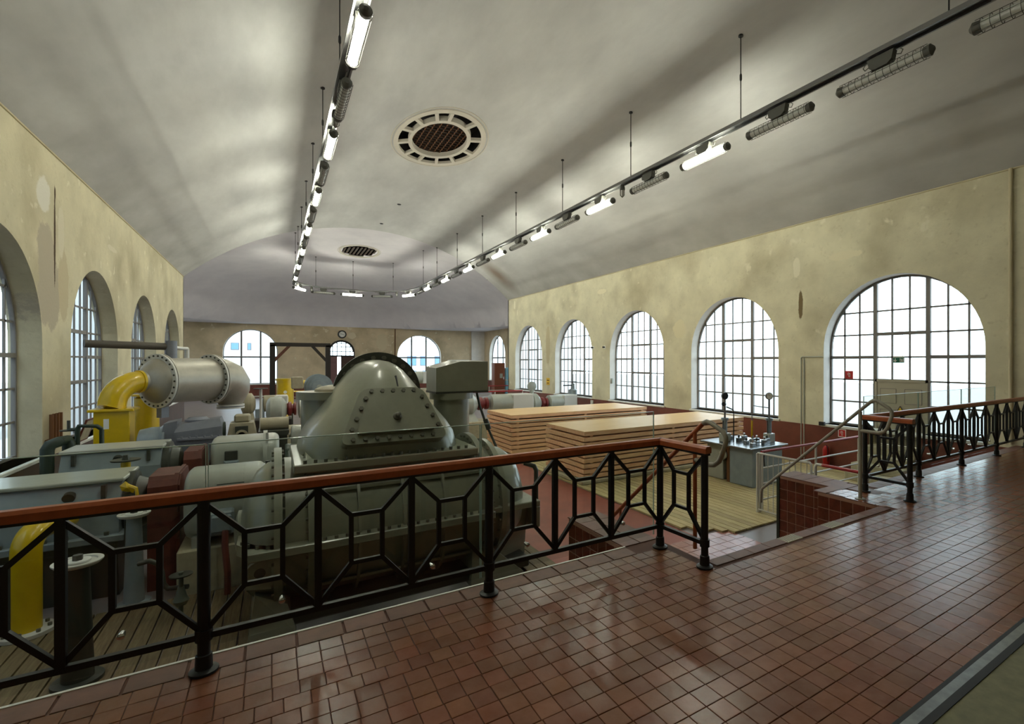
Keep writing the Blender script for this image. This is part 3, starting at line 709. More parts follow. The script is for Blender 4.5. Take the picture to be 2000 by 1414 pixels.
obj('post', B().cyl((X, 3.24, 0), (X, 3.24, 1.08), .022, n=12), 'pipe_grey', t)
obj('base_plate', B().cyl((X, 3.24, 0), (X, 3.24, .008), .06, n=16), 'pipe_grey', t)
# guard rails round the cellar stairs behind the cheek wall
t = thing('guard_rail', 'white tubular guard rail with thin balusters behind the tiled cheek wall', 'guard rail', (7.55, 5.4, FL), 'guard rails around the cellar stairs')
obj('top_rail', B().tube([(7.55, 5.90, -.04), (7.55, 5.88, 0), (7.55, 4.85, 0), (7.55, 4.82, -.03), (7.55, 4.82, FL + .003)], .022, 10), 'rail_white', t)
obj('bottom_rail', B().tube([(7.55, 5.9, FL + .1), (7.55, 4.82, FL + .1)], .014, 8), 'rail_white', t)
for k in range(9): obj('baluster', B().cyl((7.55, 5.78 - .11 * k, FL + .1), (7.55, 5.78 - .11 * k, 0), .007, n=8), 'rail_white', t)
for dy in (0, .07): obj('post', B().cyl((7.55 + dy, 5.9, DK + .002), (7.55 + dy, 5.9, -.01), .024, n=10), 'rail_white', t)
t = thing('guard_rail', 'red topped guard rail with white lower bars in front of the fire extinguisher', 'guard rail', (9.6, 5.92, FL), 'guard rails around the cellar stairs')
obj('top_rail', B().tube([(7.70, 5.93, 0), (11.3, 5.93, 0)], .025, 10), 'rail_red', t)
for z in (-.31, -.6, -.9): obj('mid_rail', B().tube([(7.70, 5.93, z), (11.3, 5.93, z)], .018, 8), 'rail_white', t)
for x in (7.72, 9.45, 11.1): obj('post', B().cyl((x, 5.93, DK + .002), (x, 5.93, -.01), .022, n=10), 'rail_white', t)
t = thing('guard_rail', 'low guard rail with red top and white curved end beside the grey stair handrail', 'guard rail', (7.54, 4.3, FL), 'guard rails around the cellar stairs')
obj('curved_end', B().tube([(7.54, 4.74, -.28), (7.54, 4.74, -.04), (7.54, 4.71, 0), (7.54, 4.6, 0)], .025, 10), 'rail_white', t)
obj('top_rail', B().tube([(7.54, 4.62, 0), (7.54, 3.85, 0)], .026, 10), 'rail_red', t)
obj('bottom_rail', B().tube([(7.54, 4.74, -.30), (7.54, 3.85, -.30)], .018, 8), 'rail_white', t)
for y in (4.74, 3.9): obj('post', B().cyl((7.54, y, FL), (7.54, y, -.02), .02, n=10), 'rail_white', t)
# ================================================================== ceiling fittings
def oval_vent(label, C, zf, ribs, slats):
    cx, cy, a, c = C; t = thing('ceiling_vent', label, 'vent', (cx, cy, zf(cx, cy)), 'oval vents in the vault')
    E_ = lambda k, th, dz: (cx + a * k * math.cos(th), cy + c * k * math.sin(th), zf(cx + a * k * math.cos(th), cy + c * k * math.sin(th)) + dz)
    def ring(k0, k1, z0, z1, n=64):
        b = B()
        for i in range(n):
            t0, t1 = 2 * math.pi * i / n, 2 * math.pi * (i + 1) / n
            pts = []
            for th in (t0, t1): pts += [E_(k0, th, z0), E_(k1, th, z0), E_(k0, th, z1), E_(k1, th, z1)]
            b.add(pts, [(0, 1, 5, 4), (2, 6, 7, 3), (0, 4, 6, 2), (1, 3, 7, 5)])
        return b
    obj('rim', ring(.925, 1.03, -.03, .06), 'medallion_white', t, False)
    obj('bead', ring(1.07, 1.09, -.012, .02), 'medallion_white', t, False)
    if ribs:
        obj('inner_ring', ring(.615, .70, -.03, .12), 'medallion_white', t, False)
        for k in ribs:
            th = R(k); w = R(2.3)
            b = B(); pts = [E_(kk, th + s * w * (1 if kk > .8 else 1.3), dz) for dz in (-.035, .06) for kk, s in ((.69, -1), (.69, 1), (.935, 1), (.935, -1))]
            b.add(pts, [(0, 1, 2, 3), (7, 6, 5, 4), (0, 4, 5, 1), (1, 5, 6, 2), (2, 6, 7, 3), (3, 7, 4, 0)])
            obj('spoke', b, 'medallion_white', t, False)
    sh_ = B(); n = 40; P = [E_(.98, 2 * math.pi * i / n, .01) for i in range(n)]; zt = max(p[2] for p in P) + .7
    Q = [(p[0], p[1], zt) for p in P]
    sh_.add(P + Q, [(i, (i + 1) % n, n + (i + 1) % n, n + i) for i in range(n)] + [tuple(range(n, 2 * n))])
    obj('shaft', sh_, 'shaft_dark', t, False)
    if slats == 'grid':
        m_ = 13; z = zf(cx, cy) + .10
        for i in range(m_):
            y = cy - c * .6 + c * 1.2 * (i + .5) / m_; h = a * .62 * math.sqrt(max(0, 1 - ((y - cy) / (c * .62)) ** 2))
            obj('grille_bar', B().box(cx - h, cx + h, y - .012, y + .012, z, z + .05), 'grille_brown', t, False)
        for i in range(9):
            x = cx - a * .6 + a * 1.2 * (i + .5) / 9; h = c * .62 * math.sqrt(max(0, 1 - ((x - cx) / (a * .62)) ** 2))
            obj('grille_bar', B().box(x - .012, x + .012, cy - h, cy + h, z + .01, z + .04), 'rust', t, False)
    else:
        for i in range(9):
            x = cx - a * .85 + a * 1.7 * (i + .5) / 9; h = c * .9 * math.sqrt(max(0, 1 - ((x - cx) / (a * .9)) ** 2))
            obj('grille_slat', B().box(x - .05, x + .05, cy - h, cy + h, zf(cx, cy) - .02, zf(cx, cy) + .03), 'grille_brown', t, False)
    return t
oval_vent('large oval ceiling vent with white spoked rim and brown grille, nearer one', MC, lambda x, y: zbar(x), [10, 43, 70, 98, 125, 158, 190, 215, 242, 262, 300, 336], 'grid')
oval_vent('smaller plain oval ceiling vent with brown slats above the far end', M2, zdome, [], 'slat')
sv = obj('small_vent', B().lathe((13.2, 33.5, zdome(13.2, 33.5) - .02), (.55, -.2, -.8), [(0, .02), (.0, .36), (.05, .36), (.05, .3), (.02, .28)], 20), 'shaft_dark'); tag(sv, 'small dark round vent low on the right side of the far dome', 'vent')
for lb, x, y in (('small dark hook plate on the vault, nearer of two', 4.85, 23.6), ('small dark hook plate on the vault, farther of two', 4.75, 27.4)):
    tag(obj('hook_plate', B().lathe((x, y, zbar(x) - .03), (0, 0, 1), [(0, .06), (.02, .09), (.05, .09)], 14), 'iron_black', at=None), lb, 'hook plate', 'hook plates on the vault')
# ------------------------------------------------------------------ suspended lighting rail (a long U) with its hangers
RX, LX, RZ = 8.05, 1.0, 6.58
path = [(RX, -5.0), (RX, 32.6), (RX - .08, 34.0), (7.65, 35.2), (7.0, 36.0), (6.2, 36.5), (5.4, 36.7), (3.2, 36.75), (2.3, 36.4), (1.5, 35.7), (1.1, 34.9), (LX, 34.0), (LX, -5.0)]
rail = thing('lighting_rail', 'long galvanised U-shaped lighting rail hung below the vault', 'lighting rail', (4.5, 15, RZ))
def rail_piece(p0, p1):
    a, c = Vector((*p0, RZ)), Vector((*p1, RZ)); d = (c - a); L_ = d.length; d.normalize(); n = Vector((-d.y, d.x, 0))
    sec = [(-.1, .045), (-.1, -.03), (-.07, -.03), (-.07, .02), (.07, .02), (.07, -.03), (.1, -.03), (.1, .045)]
    b = B(); b.prism(sec, lambda u, z, dd: tuple(a + d * dd + n * u + Vector((0, 0, z))), -.02, L_ + .02); return b
for p0, p1 in zip(path, path[1:]): obj('rail_length', rail_piece(p0, p1), 'galvanised', rail, False)
def hang(x, y):
    top = zdome(x, y) if y > YE else zbar(x)
    h = obj('hanger_rod', B().cyl((x, y, RZ + .04), (x, y, top), .011, n=6), 'iron_black', rail)
    m_ = RZ + (top - RZ) * .48
    obj('turnbuckle', B().lathe((x, y, m_), (0, 0, 1), [(0, .012), (.03, .024), (.13, .024), (.16, .012)], 8), 'iron_black', h)
    obj('ceiling_plate', B().cyl((x, y, top - .03), (x, y, top), .05, n=10), 'iron_black', h)
for y in (3.03, 6.7, 10.37, 14.05, 17.75, 21.45, 25.12, 28.9, 32.0): hang(RX, y)
for y in (2.6, 6.2, 9.85, 13.5, 17.1, 20.8, 24.4, 28.0, 31.5): hang(LX, y)
for x, y in ((2.3, 36.4), (4.55, 36.72), (7.0, 36.0)): hang(x, y)
# ------------------------------------------------------------------ tube lamps
LMP = {}
def lamp_proto(lit):
    """1.35 m damp-proof twin-end tube lamp along local y, hanging under the rail (origin at rail underside)"""
    if lit in LMP: return LMP[lit]
    parts = []
    L2 = .66
    parts.append(('tube', B().lathe((0, -L2, -.30), (0, 1, 0), [(0, .02), (.0, .07), (2 * L2, .07), (2 * L2, .02)], 14), 'tube_lit' if lit else 'tube_off'))
    for s in (-1, 1):
        parts.append(('end_cap', B().lathe((0, s * L2, -.30), (0, s, 0), [(-.06, .075), (.0, .085), (.03, .085), (.05, .06), (.075, .03)], 14), 'lamp_housing'))
    parts.append(('ballast_box', B().hull([(x, y, z) for x in (-.06, .06) for y, z in ((-.2, -.03), (.2, -.03), (-.17, -.17), (.17, -.17), (-.1, -.22), (.1, -.22))]), 'lamp_housing'))
    cage = B()
    for k in range(12 if not lit else 2):
        y = -L2 + .07 + (2 * L2 - .14) * k / (11 if not lit else 1)
        cage.tube([(.096 * math.cos(2 * math.pi * i / 12), y, -.30 + .096 * math.sin(2 * math.pi * i / 12)) for i in range(13)], .004, 4)
    for i in range(6):
        th = 2 * math.pi * i / 6; cage.tube([(.096 * math.cos(th), -L2, -.30 + .096 * math.sin(th)), (.096 * math.cos(th), L2, -.30 + .096 * math.sin(th))], .004, 4)
    parts.append(('wire_cage', cage, 'cage_wire'))
    cb_ = B()
    for s in (-1, 1): cb_.tube([(.02, s * .2, -.1), (.02, s * .27, -.13), (.02, s * .30, -.08), (.02, s * .26, -.04), (.02, s * .5, -.02)], .008, 5)
    parts.append(('cable', cb_, 'lamp_housing'))
    hb = B()
    for s in (-.14, .14): hb.box(-.012, .012, s - .01, s + .01, -.24, .0)
    parts.append(('bracket', hb, 'lamp_housing'))
    out = []
    for nm, b, m_ in parts:
        me = b.mesh(nm); me.materials.append(MATS[m_]); out.append((nm, me))
    LMP[lit] = out; return out
def lamp(x, y, rz, lit, label):
    t = thing('tube_lamp', label, 'lamp', (x, y, RZ - .03), ('lit' if lit else 'unlit') + ' tube lamps on the lighting rail')
    t.rotation_euler = (0, 0, rz)
    for nm, me in lamp_proto(lit): obj(nm, me, None, t)
RL = [2.05, 3.94, 5.82, 7.72, 9.63, 11.86, 13.78, 15.67, 17.56, 19.55, 21.4, 23.37, 25.25, 27.15, 29.05, 30.95, 32.6]
LLm = [3.7, 5.62, 7.55, 9.5, 11.6, 13.5, 15.45, 17.45, 19.4, 21.3, 23.2, 25.1, 27.0, 28.9, 30.8, 32.7]
nl = nd = 0
for i, y in enumerate(RL):
    lit = i >= 3 and i % 2 == 1
    if lit: lb = '%s lit white tube lamp along the right-hand rail' % ORD[nl]; nl += 1
    else: lb = '%s unlit caged tube lamp along the right-hand rail' % ORD[nd]; nd += 1
    lamp(RX, y, 0, lit, lb)
nl = nd = 0
for i, y in enumerate(LLm):
    lit = i % 2 == 0
    if lit: lb = '%s lit white tube lamp along the left-hand rail' % ORD[nl]; nl += 1
    else: lb = '%s unlit caged tube lamp along the left-hand rail' % ORD[nd]; nd += 1
    lamp(LX, y, 0, lit, lb)
for x, y, a, lit, lb in ((7.8, 34.9, 25, True, 'lit tube lamp on the right bend of the far rail end'), (6.35, 36.42, 62, False, 'unlit tube lamp right of the middle on the far cross rail'), (4.5, 36.72, 90, True, 'lit tube lamp in the middle of the far cross rail'), (2.75, 36.6, 98, False, 'unlit tube lamp left of the middle on the far cross rail'), (1.35, 35.45, 150, True, 'lit tube lamp on the left bend of the far rail end')):
    lamp(x, y, R(a), lit, lb)
def bulb(x, y, lb):
    t = thing('bulkhead_lamp', lb, 'lamp', (x, y, RZ - .03), 'small caged emergency lamps')
    obj('housing', B().lathe((x, y, RZ - .03), (0, 0, -1), [(0, .05), (.06, .07), (.13, .075), (.15, .06)], 14), 'lamp_housing', t)
    obj('glass', B().lathe((x, y, RZ - .18), (0, 0, -1), [(0, .055), (.1, .055), (.15, .04), (.17, .01)], 14), 'tube_off', t)
    cg = B()
    for k in range(6):
        th = math.pi * k / 3; cg.tube([(x + .064 * math.cos(th), y + .064 * math.sin(th), RZ - .17), (x + .064 * math.cos(th), y + .064 * math.sin(th), RZ - .31), (x, y, RZ - .37)], .005, 4)
    obj('cage', cg, 'cage_wire', t)
bulb(RX, 10.75, 'small unlit caged lamp under the right-hand rail'); bulb(LX, 10.55, 'small unlit caged lamp under the left-hand rail')
bulb(2.05, 36.25, 'small caged lamp at the left end of the far cross rail'); bulb(7.2, 35.8, 'small caged lamp at the right end of the far cross rail')
# ================================================================== machines
def at(px, py, X=None, Y=None, z=None):                 # ray through a photo pixel met with a world plane
    u = (px - PPX) / FPX; r = (math.sin(YAW) + u * math.cos(YAW), math.cos(YAW) - u * math.sin(YAW), -(py - PPY) / FPX)
    k = X / r[0] if X is not None else Y / r[1] if Y is not None else (z - EYE) / r[2]
    return Vector((r[0] * k, r[1] * k, EYE + r[2] * k))
def bolts(parent, pts, ax, r=.022, h=.025, m='bolt_steel', nm='bolt', n=6):
    me = B().cyl((0, 0, 0), Vector(ax).normalized() * h, r, n=n).mesh(nm, smooth=False); me.materials.append(MATS[m])
    off = wloc(parent)
    for p in pts:
        o = obj(nm, me, None, parent); o.location = Vector(p) - off
def ring_pts(c, ax, r, n, a0=0, a1=360):
    a, u, v = basis(ax); c = Vector(c)
    return [c + u * (r * math.cos(R(a0 + (a1 - a0) * i / n))) + v * (r * math.sin(R(a0 + (a1 - a0) * i / n))) for i in range(n)]
G = 'machine_grey'
# ------------------------------------------------------------------ the big compressor behind the railing
T = thing('turbo_compressor', 'huge olive-grey compressor with bell-shaped hood and ribbed drum behind the railing', 'compressor', (1.2, 6.65, FL))
CY, CZ = 6.65, -.20
drum = obj('drum', B().lathe((.08, CY, CZ), (1, 0, 0), [(0, .74), (.02, .78), (2.24, .78), (2.26, .74)], 56), G, T)
for x, w, r in ((.0, .075, .90), (.30, .095, .88), (2.24, .075, .90)):
    fl_ = obj('ring_flange', B().lathe((x, CY, CZ), (1, 0, 0), [(0, r), (w, r)], 56), G, T)
    for dx in (-.022, w): bolts(fl_, [p for p in ring_pts((x + dx, CY, CZ), (1, 0, 0), r - .045, 40) if p.y < CY + .2], (1, 0, 0), .017, .022)
for x in (.78, 1.25, 1.72): obj('rib', B().lathe((x, CY, CZ), (1, 0, 0), [(0, .845), (.03, .845)], 56), G, T)
sp = obj('split_flange', B().cbox(-.25, 2.32, CY - .93, CY + .93, CZ - .055, CZ + .035, .01), G, T, False)
bolts(sp, [(.45 + .105 * k, CY - .885, CZ + .035) for k in range(18)], (0, 0, 1), .02, .03)
for ang in (38,):
    y, z = CY - .80 * math.cos(R(ang)), CZ + .80 * math.sin(R(ang))
    obj('stiffener', B().box(.4, 2.22, y - .035, y + .02, z - .015, z + .015), G, T, False)
    y, z = CY - .80 * math.cos(R(-40)), CZ + .80 * math.sin(R(-40))
    obj('stiffener', B().box(.4, 2.22, y - .035, y + .02, z - .015, z + .015), G, T, False)
# left bell end with its bearing pedestal
be = obj('bell_end', B().lathe((.0, CY, CZ), (-1, 0, 0), [(-.02, .76), (.06, .74), (.16, .66), (.24, .52), (.28, .36), (.30, .22)], 48), G, T)
obj('bearing_cap', B().lathe((-.28, CY, CZ), (-1, 0, 0), [(0, .24), (.05, .24), (.07, .18), (.09, .05)], 28), G, T)
bolts(be, ring_pts((-.31, CY, CZ), (1, 0, 0), .19, 10), (-1, 0, 0), .018, .02)
obj('bell_flange', B().prism([(-.32, -.55), (-.22, -.74), (.02, -.92), (.02, .92), (-.22, .74), (-.32, .55)], lambda a, c, d: (a, CY + c, d), CZ - .075, CZ + .035), G, T, False)
bolts(T, [(-.14, CY - .80, CZ + .035), (-.05, CY - .86, CZ + .035), (-.22, CY - .7, CZ + .035), (-.27, CY - .58, CZ + .035)], (0, 0, 1), .02, .03)
lug = obj('lifting_lug', B().cyl((-.12, CY - .72, CZ - .24), (-.12, CY - .60, CZ - .24), .12, n=20), G, T); obj('lug_hole', B().cyl((-.12, CY - .728, CZ - .24), (-.12, CY - .715, CZ - .24), .05, n=16), 'machine_dark', lug)
obj('lower_bell', B().hull([(x, CY + y, z) for x, w in ((-.24, .62), (.02, .74)) for y in (-w, w) for z in (CZ - .05, CZ - .42)] + [(x, CY + y, CZ - .66) for x in (-.14, .02) for y in (-.35, .35)]), G, T, False)
obj('pedestal_foot', B().hull([(-.16, 5.95, -.66), (.12, 5.95, -.82), (.12, 7.2, -.82), (-.16, 7.2, -.66), (-.22, 5.85, DK + .003), (.2, 5.85, DK + .003), (.2, 7.3, DK + .003), (-.22, 7.3, DK + .003)]), G, T, False)
obj('pedestal_foot', B().hull([(2.1, 5.95, -.7), (2.36, 5.95, -.7), (2.36, 7.2, -.7), (2.1, 7.2, -.7), (2.05, 5.85, DK + .003), (2.8, 5.85, DK + .003), (2.8, 7.3, DK + .003), (2.05, 7.3, DK + .003)]), G, T, False)
obj('bed_plate', B().cbox(-.1, 2.9, 5.95, 7.4, -1.06, -.92, .02), 'machine_dark', T, False)
# right end: second drum, dished cover, oil pipe
rd = obj('end_drum', B().lathe((2.31, CY, CZ), (1, 0, 0), [(0, .70), (.16, .70), (.16, .80), (.23, .80), (.23, .70), (.42, .66), (.55, .56), (.64, .38), (.68, .15)], 48), G, T)
bolts(rd, [p for p in ring_pts((2.445, CY, CZ), (1, 0, 0), .755, 32) if p.y < CY + .2], (1, 0, 0), .016, .025)
obj('end_flange', B().cbox(2.32, 3.02, CY - .78, CY + .78, CZ - .05, CZ + .03, .01), G, T, False)
obj('end_housing', B().hull([(2.5, CY - .62, CZ - .05), (2.98, CY - .45, CZ - .05), (2.98, CY + .45, CZ - .05), (2.5, CY + .62, CZ - .05), (2.5, CY - .55, FL + .06), (2.98, CY - .36, FL + .12), (2.98, CY + .36, FL + .12), (2.5, CY + .55, FL + .06)]), G, T, False)
obj('oil_pipe', B().tube([(3.02, 6.2, -.55), (3.10, 6.2, -.55), (3.12, 6.2, -.45), (3.12, 6.2, .16), (3.1, 6.22, .22), (2.98, 6.3, .26)], .032, 10), 'machine_dark', T)
obj('oil_box', B().cbox(3.0, 3.14, 6.1, 6.42, -.62, -.32, .015), G, T, False)
# hood: a bell that narrows upward and turns back into a round flange
WZ = [(.60, .93, 1.25, 4.0), (.66, .925, 1.25, 3.9), (.78, .90, 1.24, 3.7), (.92, .82, 1.2, 3.4), (1.06, .715, 1.13, 3.1), (1.2, .61, 1.05, 2.8), (1.34, .51, .95, 2.5), (1.47, .42, .84, 2.3), (1.58, .335, .72, 2.15), (1.655, .25, .58, 2.0), (1.70, .16, .42, 2.0), (1.722, .05, .22, 2.0)]
HX, HB = 1.175, 7.3
rows = []
for z, w, dep, ex in WZ:
    row = []
    for i in range(37):
        th = math.pi * i / 36; cs, sn = math.cos(th), math.sin(th)
        row.append((HX - w * math.copysign(abs(cs) ** (2 / ex), cs), HB - dep * abs(sn) ** (2 / ex), z))
    rows.append(row)
hood = B(); hood.grid(rows); hood.add(rows[-1], [tuple(range(len(rows[-1])))])
obj('hood', hood, G, T, True, angle=50)
hf = obj('hood_flange', B().cbox(.17, 2.19, 5.97, 7.5, .51, .605, .012), G, T, False)
bolts(hf, [(.28 + .098 * k, 6.02, .605) for k in range(19)], (0, 0, 1), .02, .035)
obj('hood_neck', B().box(.3, 2.05, 6.12, 7.35, .3, .53), G, T, False)
gf = obj('round_flange', B().lathe((1.225, 7.30, 1.26), (0, 1, 0), [(0, .57), (.07, .57)], 56), 'machine_dark', T)
bolts(gf, ring_pts((1.225, 7.265, 1.26), (0, 1, 0), .495, 22), (0, 1, 0), .032, .036, 'bolt_steel')
obj('outlet_pipe', B().tube([(1.225, 7.3, 1.26), (1.225, 7.6, 1.26), (1.225, 7.8, 1.2), (1.225, 7.95, 1.0), (1.225, 8.0, .7), (1.225, 8.0, FL)], .44, 32), G, T)
# trapezoid inspection cover on the sloping front
A0, A1 = Vector((0, 5.995, .775)), Vector((0, 6.285, 1.335)); dv = (A1 - A0); sl = dv.length; dv.normalize(); nv = Vector((0, -dv.z, dv.y))
def cov(poly, d0, d1):
    return B().prism(poly, lambda a, c, d: tuple(Vector((a, 0, 0)) + A0 + dv * c + nv * d), d0, d1)
def rtrap(bl, br, tl, tr, zb, zt, rad):
    P = [Vector((bl, zb)), Vector((br, zb)), Vector((tr, zt)), Vector((tl, zt))]; out = []
    for i in range(4):
        p, a, c = P[i], P[i - 1], P[(i + 1) % 4]
        q0 = p + (a - p).normalized() * rad; q1 = p + (c - p).normalized() * rad
        for k in range(7):
            s = k / 6; out.append(tuple(q0 * (1 - s) ** 2 + p * 2 * s * (1 - s) + q1 * s * s))
    return out
cv_ = obj('inspection_cover', cov(rtrap(.60, 1.80, .86, 1.56, -.02, sl + .03, .12), -.12, .045), G, T, False)
obj('cover_panel', cov(rtrap(.77, 1.66, .955, 1.47, .085, sl - .06, .07), .03, .10), G, cv_, False)
def cvp(a, c): return Vector((a, 0, 0)) + A0 + dv * c + nv * .045
bolts(cv_, [cvp(.74 + .125 * k, .03) for k in range(8)] + [cvp(.97 + .12 * k, sl - .015) for k in range(5)] + [cvp(.735 + .055 * k, .15 + .125 * k) for k in range(4)] + [cvp(1.69 - .05 * k, .15 + .125 * k) for k in range(4)], tuple(nv), .025, .03)
c0 = Vector((1.22, 0, 0)) + A0 + dv * (sl * .42) + nv * .10
bs = obj('lifting_boss', B().lathe(c0, nv, [(0, .05), (.02, .045), (.03, .028), (.075, .028), (.08, .02)], 16), 'bolt_steel', cv_)
obj('hood_slot', B().tube([(1.30, 6.415, 1.385), (1.30, 6.53, 1.515)], .014, 6), 'iron_black', T)
# bearing pots left and right of the hood
lp = obj('bearing_pot', B().hull([(.30 + .5 * (1 - math.cos(R(k))) , 7.45 - .0 + .32 * math.sin(R(k)), z) for k in range(0, 360, 20) for z in (.2, 1.2)]), G, T)
obj('pot_lid', B().hull([(.24 + .56 * (1 - math.cos(R(k))), 7.45 + .38 * math.sin(R(k)), z) for k in range(0, 360, 20) for z in (1.2, 1.3)]), G, lp)
obj('pot_dome', B().lathe((.72, 7.45, 1.3), (0, 0, 1), [(0, .27), (.03, .26), (.06, .2), (.08, .1), (.085, .02)], 28), 'beige_grey', lp)
rp = obj('bearing_pot', B().cyl((2.35, 7.62, .2), (2.35, 7.62, 1.20), .27, n=32), G, T)
obj('pot_lid', B().cyl((2.35, 7.62, 1.12), (2.35, 7.62, 1.215), .33, n=32), G, rp)
bx = obj('instrument_box', B().hull([(2.03, 7.33, 1.24), (2.84, 7.33, 1.24), (2.84, 7.88, 1.24), (2.03, 7.88, 1.24), (2.03, 7.33, 1.60), (2.40, 7.33, 1.70), (2.84, 7.33, 1.70), (2.84, 7.88, 1.72), (2.40, 7.88, 1.72), (2.03, 7.88, 1.62)]), G, T, False)
obj('box_rim', B().box(2.025, 2.845, 7.325, 7.885, 1.215, 1.245), 'machine_dark', bx, False)
obj('armoured_cable', B().tube([(2.72, 7.5, 1.2), (2.76, 7.48, 1.0), (2.83, 7.4, .72), (2.92, 7.3, .45), (3.0, 7.2, .2), (3.02, 7.2, -.3)], .02, 8), 'machine_dark', T)
obj('cable_gland', B().cyl((2.83, 7.41, .78), (2.87, 7.36, .62), .04, n=10), 'machine_dark', T)
# ------------------------------------------------------------------ electric motors (along x)
def motor(label, x0, x1, y, z, r, base, m='motor_grey', grp='grey electric motors', front=True, nm='electric_motor'):
    L_ = x1 - x0
    t = thing(nm, label, 'motor', ((x0 + x1) / 2, y, FL), grp)
    sec = []
    for k in range(28):
        th = 2 * math.pi * k / 28; ex = 3.2
        sec.append((r * math.copysign(abs(math.cos(th)) ** (2 / ex), math.cos(th)), r * math.copysign(abs(math.sin(th)) ** (2 / ex), math.sin(th))))
    b = B(); rows = []
    for f, s in ((0, .55), (.0, .82), (.02, .92), (.06, .985), (.1, 1), (.9, 1), (.94, .985), (.98, .92), (1, .82), (1, .55)):
        rows.append([(x0 + L_ * f, y + a * s, z + c * s) for a, c in sec] + [(x0 + L_ * f, y + sec[0][0] * s, z + sec[0][1] * s)])
    b.grid(rows); b.add(rows[0], [tuple(range(28))]); b.add(rows[-1], [tuple(range(28))])
    body = obj('casing', b, m, t)
    for f in (.24, .72): obj('seam', B().prism([(a * 1.004, c * 1.004) for a, c in sec], lambda a, c, d: (d, y + a, z + c), x0 + L_ * f, x0 + L_ * f + .012), m, body, False)
    obj('shaft', B().cyl((x0 - .04, y, z), (x1 + .05, y, z), .05, n=14), 'bolt_steel', t)
    for f in (.2, .8): obj('foot', B().box(x0 + L_ * f - .08, x0 + L_ * f + .08, y - r * 1.05, y + r * 1.05, z - r * 1.1, z - r * .8), m, t, False)
    if base: obj('plinth', B().cbox(x0 - .05, x1 + .05, y - r * 1.15, y + r * 1.15, FL, z - r * 1.1, .02), base, t, False)
    return t, body
t, body = motor('pale grey rounded motor beside the left end of the big compressor', -.93, -.10, 8.05, -.11, .43, 'cream_concrete')
obj('terminal_box', B().cbox(-.66, -.42, 7.44, 7.64, -.43, -.14, .02), 'blue_grey', body, False)
obj('box_cover', B().cbox(-.64, -.44, 7.40, 7.45, -.38, -.18, .015), 'blue_grey', body, False)
obj('fan_slot', B().box(-.6, -.32, 7.617, 7.625, .155, .165), 'machine_dark', body, False)
obj('cable', B().tube([(-.5, 7.42, -.36), (-.5, 7.38, -.55), (-.47, 7.3, -.85), (-.47, 7.28, DK + .003)], .035, 8), 'oxide_red', t)
t, body = motor('pale grey motor with square black hatch behind the rounded motor', -.90, .08, 10.7, -.06, .44, 'cream_concrete')
obj('hatch', B().cbox(-.70, -.52, 10.24, 10.3, .02, .18, .01), 'machine_dark', body, False)
obj('chute', B().hull([(-.72, 10.25, .02), (-.5, 10.25, .02), (-.56, 10.25, -.26), (-.66, 10.25, -.26), (-.68, 10.18, -.0), (-.54, 10.18, 0), (-.58, 10.18, -.24), (-.64, 10.18, -.24)]), 'blue_grey', body, False)
obj('end_ring', B().cyl((-.16, 10.7, -.06), (-.10, 10.7, -.06), .5, n=28), 'motor_grey', t)
obj('top_lug', B().box(-.12, -.08, 10.3, 10.34, .3, .44), 'motor_grey', t, False)
t, body = motor('small pale motor with round lug behind the rounded motor', .20, .62, 9.4, .05, .2, None)
obj('plinth', B().cbox(.1, .75, 9.1, 9.75, FL, -.17, .02), 'green_grey', t, False)
t, body = motor('small pale capped motor far behind the compressor pot', .30, .72, 12.0, .15, .2, None)
obj('plinth', B().cbox(.2, .85, 11.7, 12.35, FL, -.07, .02), 'green_grey', t, False)
t = thing('bearing_block', 'beige bearing block with a round bore behind the pale motors', 'bearing block', (-.62, 12.6, FL))
obj('block', B().hull([(-.82, 12.35, .08), (-.30, 12.35, .08), (-.30, 13.0, .08), (-.82, 13.0, .08), (-.76, 12.4, .42), (-.36, 12.4, .42), (-.36, 12.95, .42), (-.76, 12.95, .42)]), 'beige_grey', t, False)
obj('bore_recess', B().box(-.67, -.45, 12.34, 12.4, .2, .36), 'machine_dark', t, False)
obj('bore', B().lathe((-.56, 12.33, .18), (0, -1, 0), [(0, .11), (.05, .11), (.05, .07), (.0, .06)], 20), 'beige_grey', t)
obj('pillow_cap', B().cbox(-.7, -.42, 12.55, 12.85, .42, .58, .03), 'beige_grey', t, False)
obj('stand', B().cbox(-.83, -.27, 12.3, 13.05, FL, .08, .02), 'cream_concrete', t, False)
t = thing('drive_shaft_guard', 'long grey shaft guard trough left of the capped motors', 'shaft guard', (-.05, 12.9, FL))
obj('guard', B().cyl((-.25, 12.9, .32), (.28, 12.9, .32), .14, n=20), 'beige_grey', t); obj('tray', B().box(-.28, .28, 12.5, 13.3, .1, .2), 'machine_dark', t, False); obj('stand', B().box(-.25, .25, 12.6, 13.2, FL, .1), 'machine_dark', t, False)
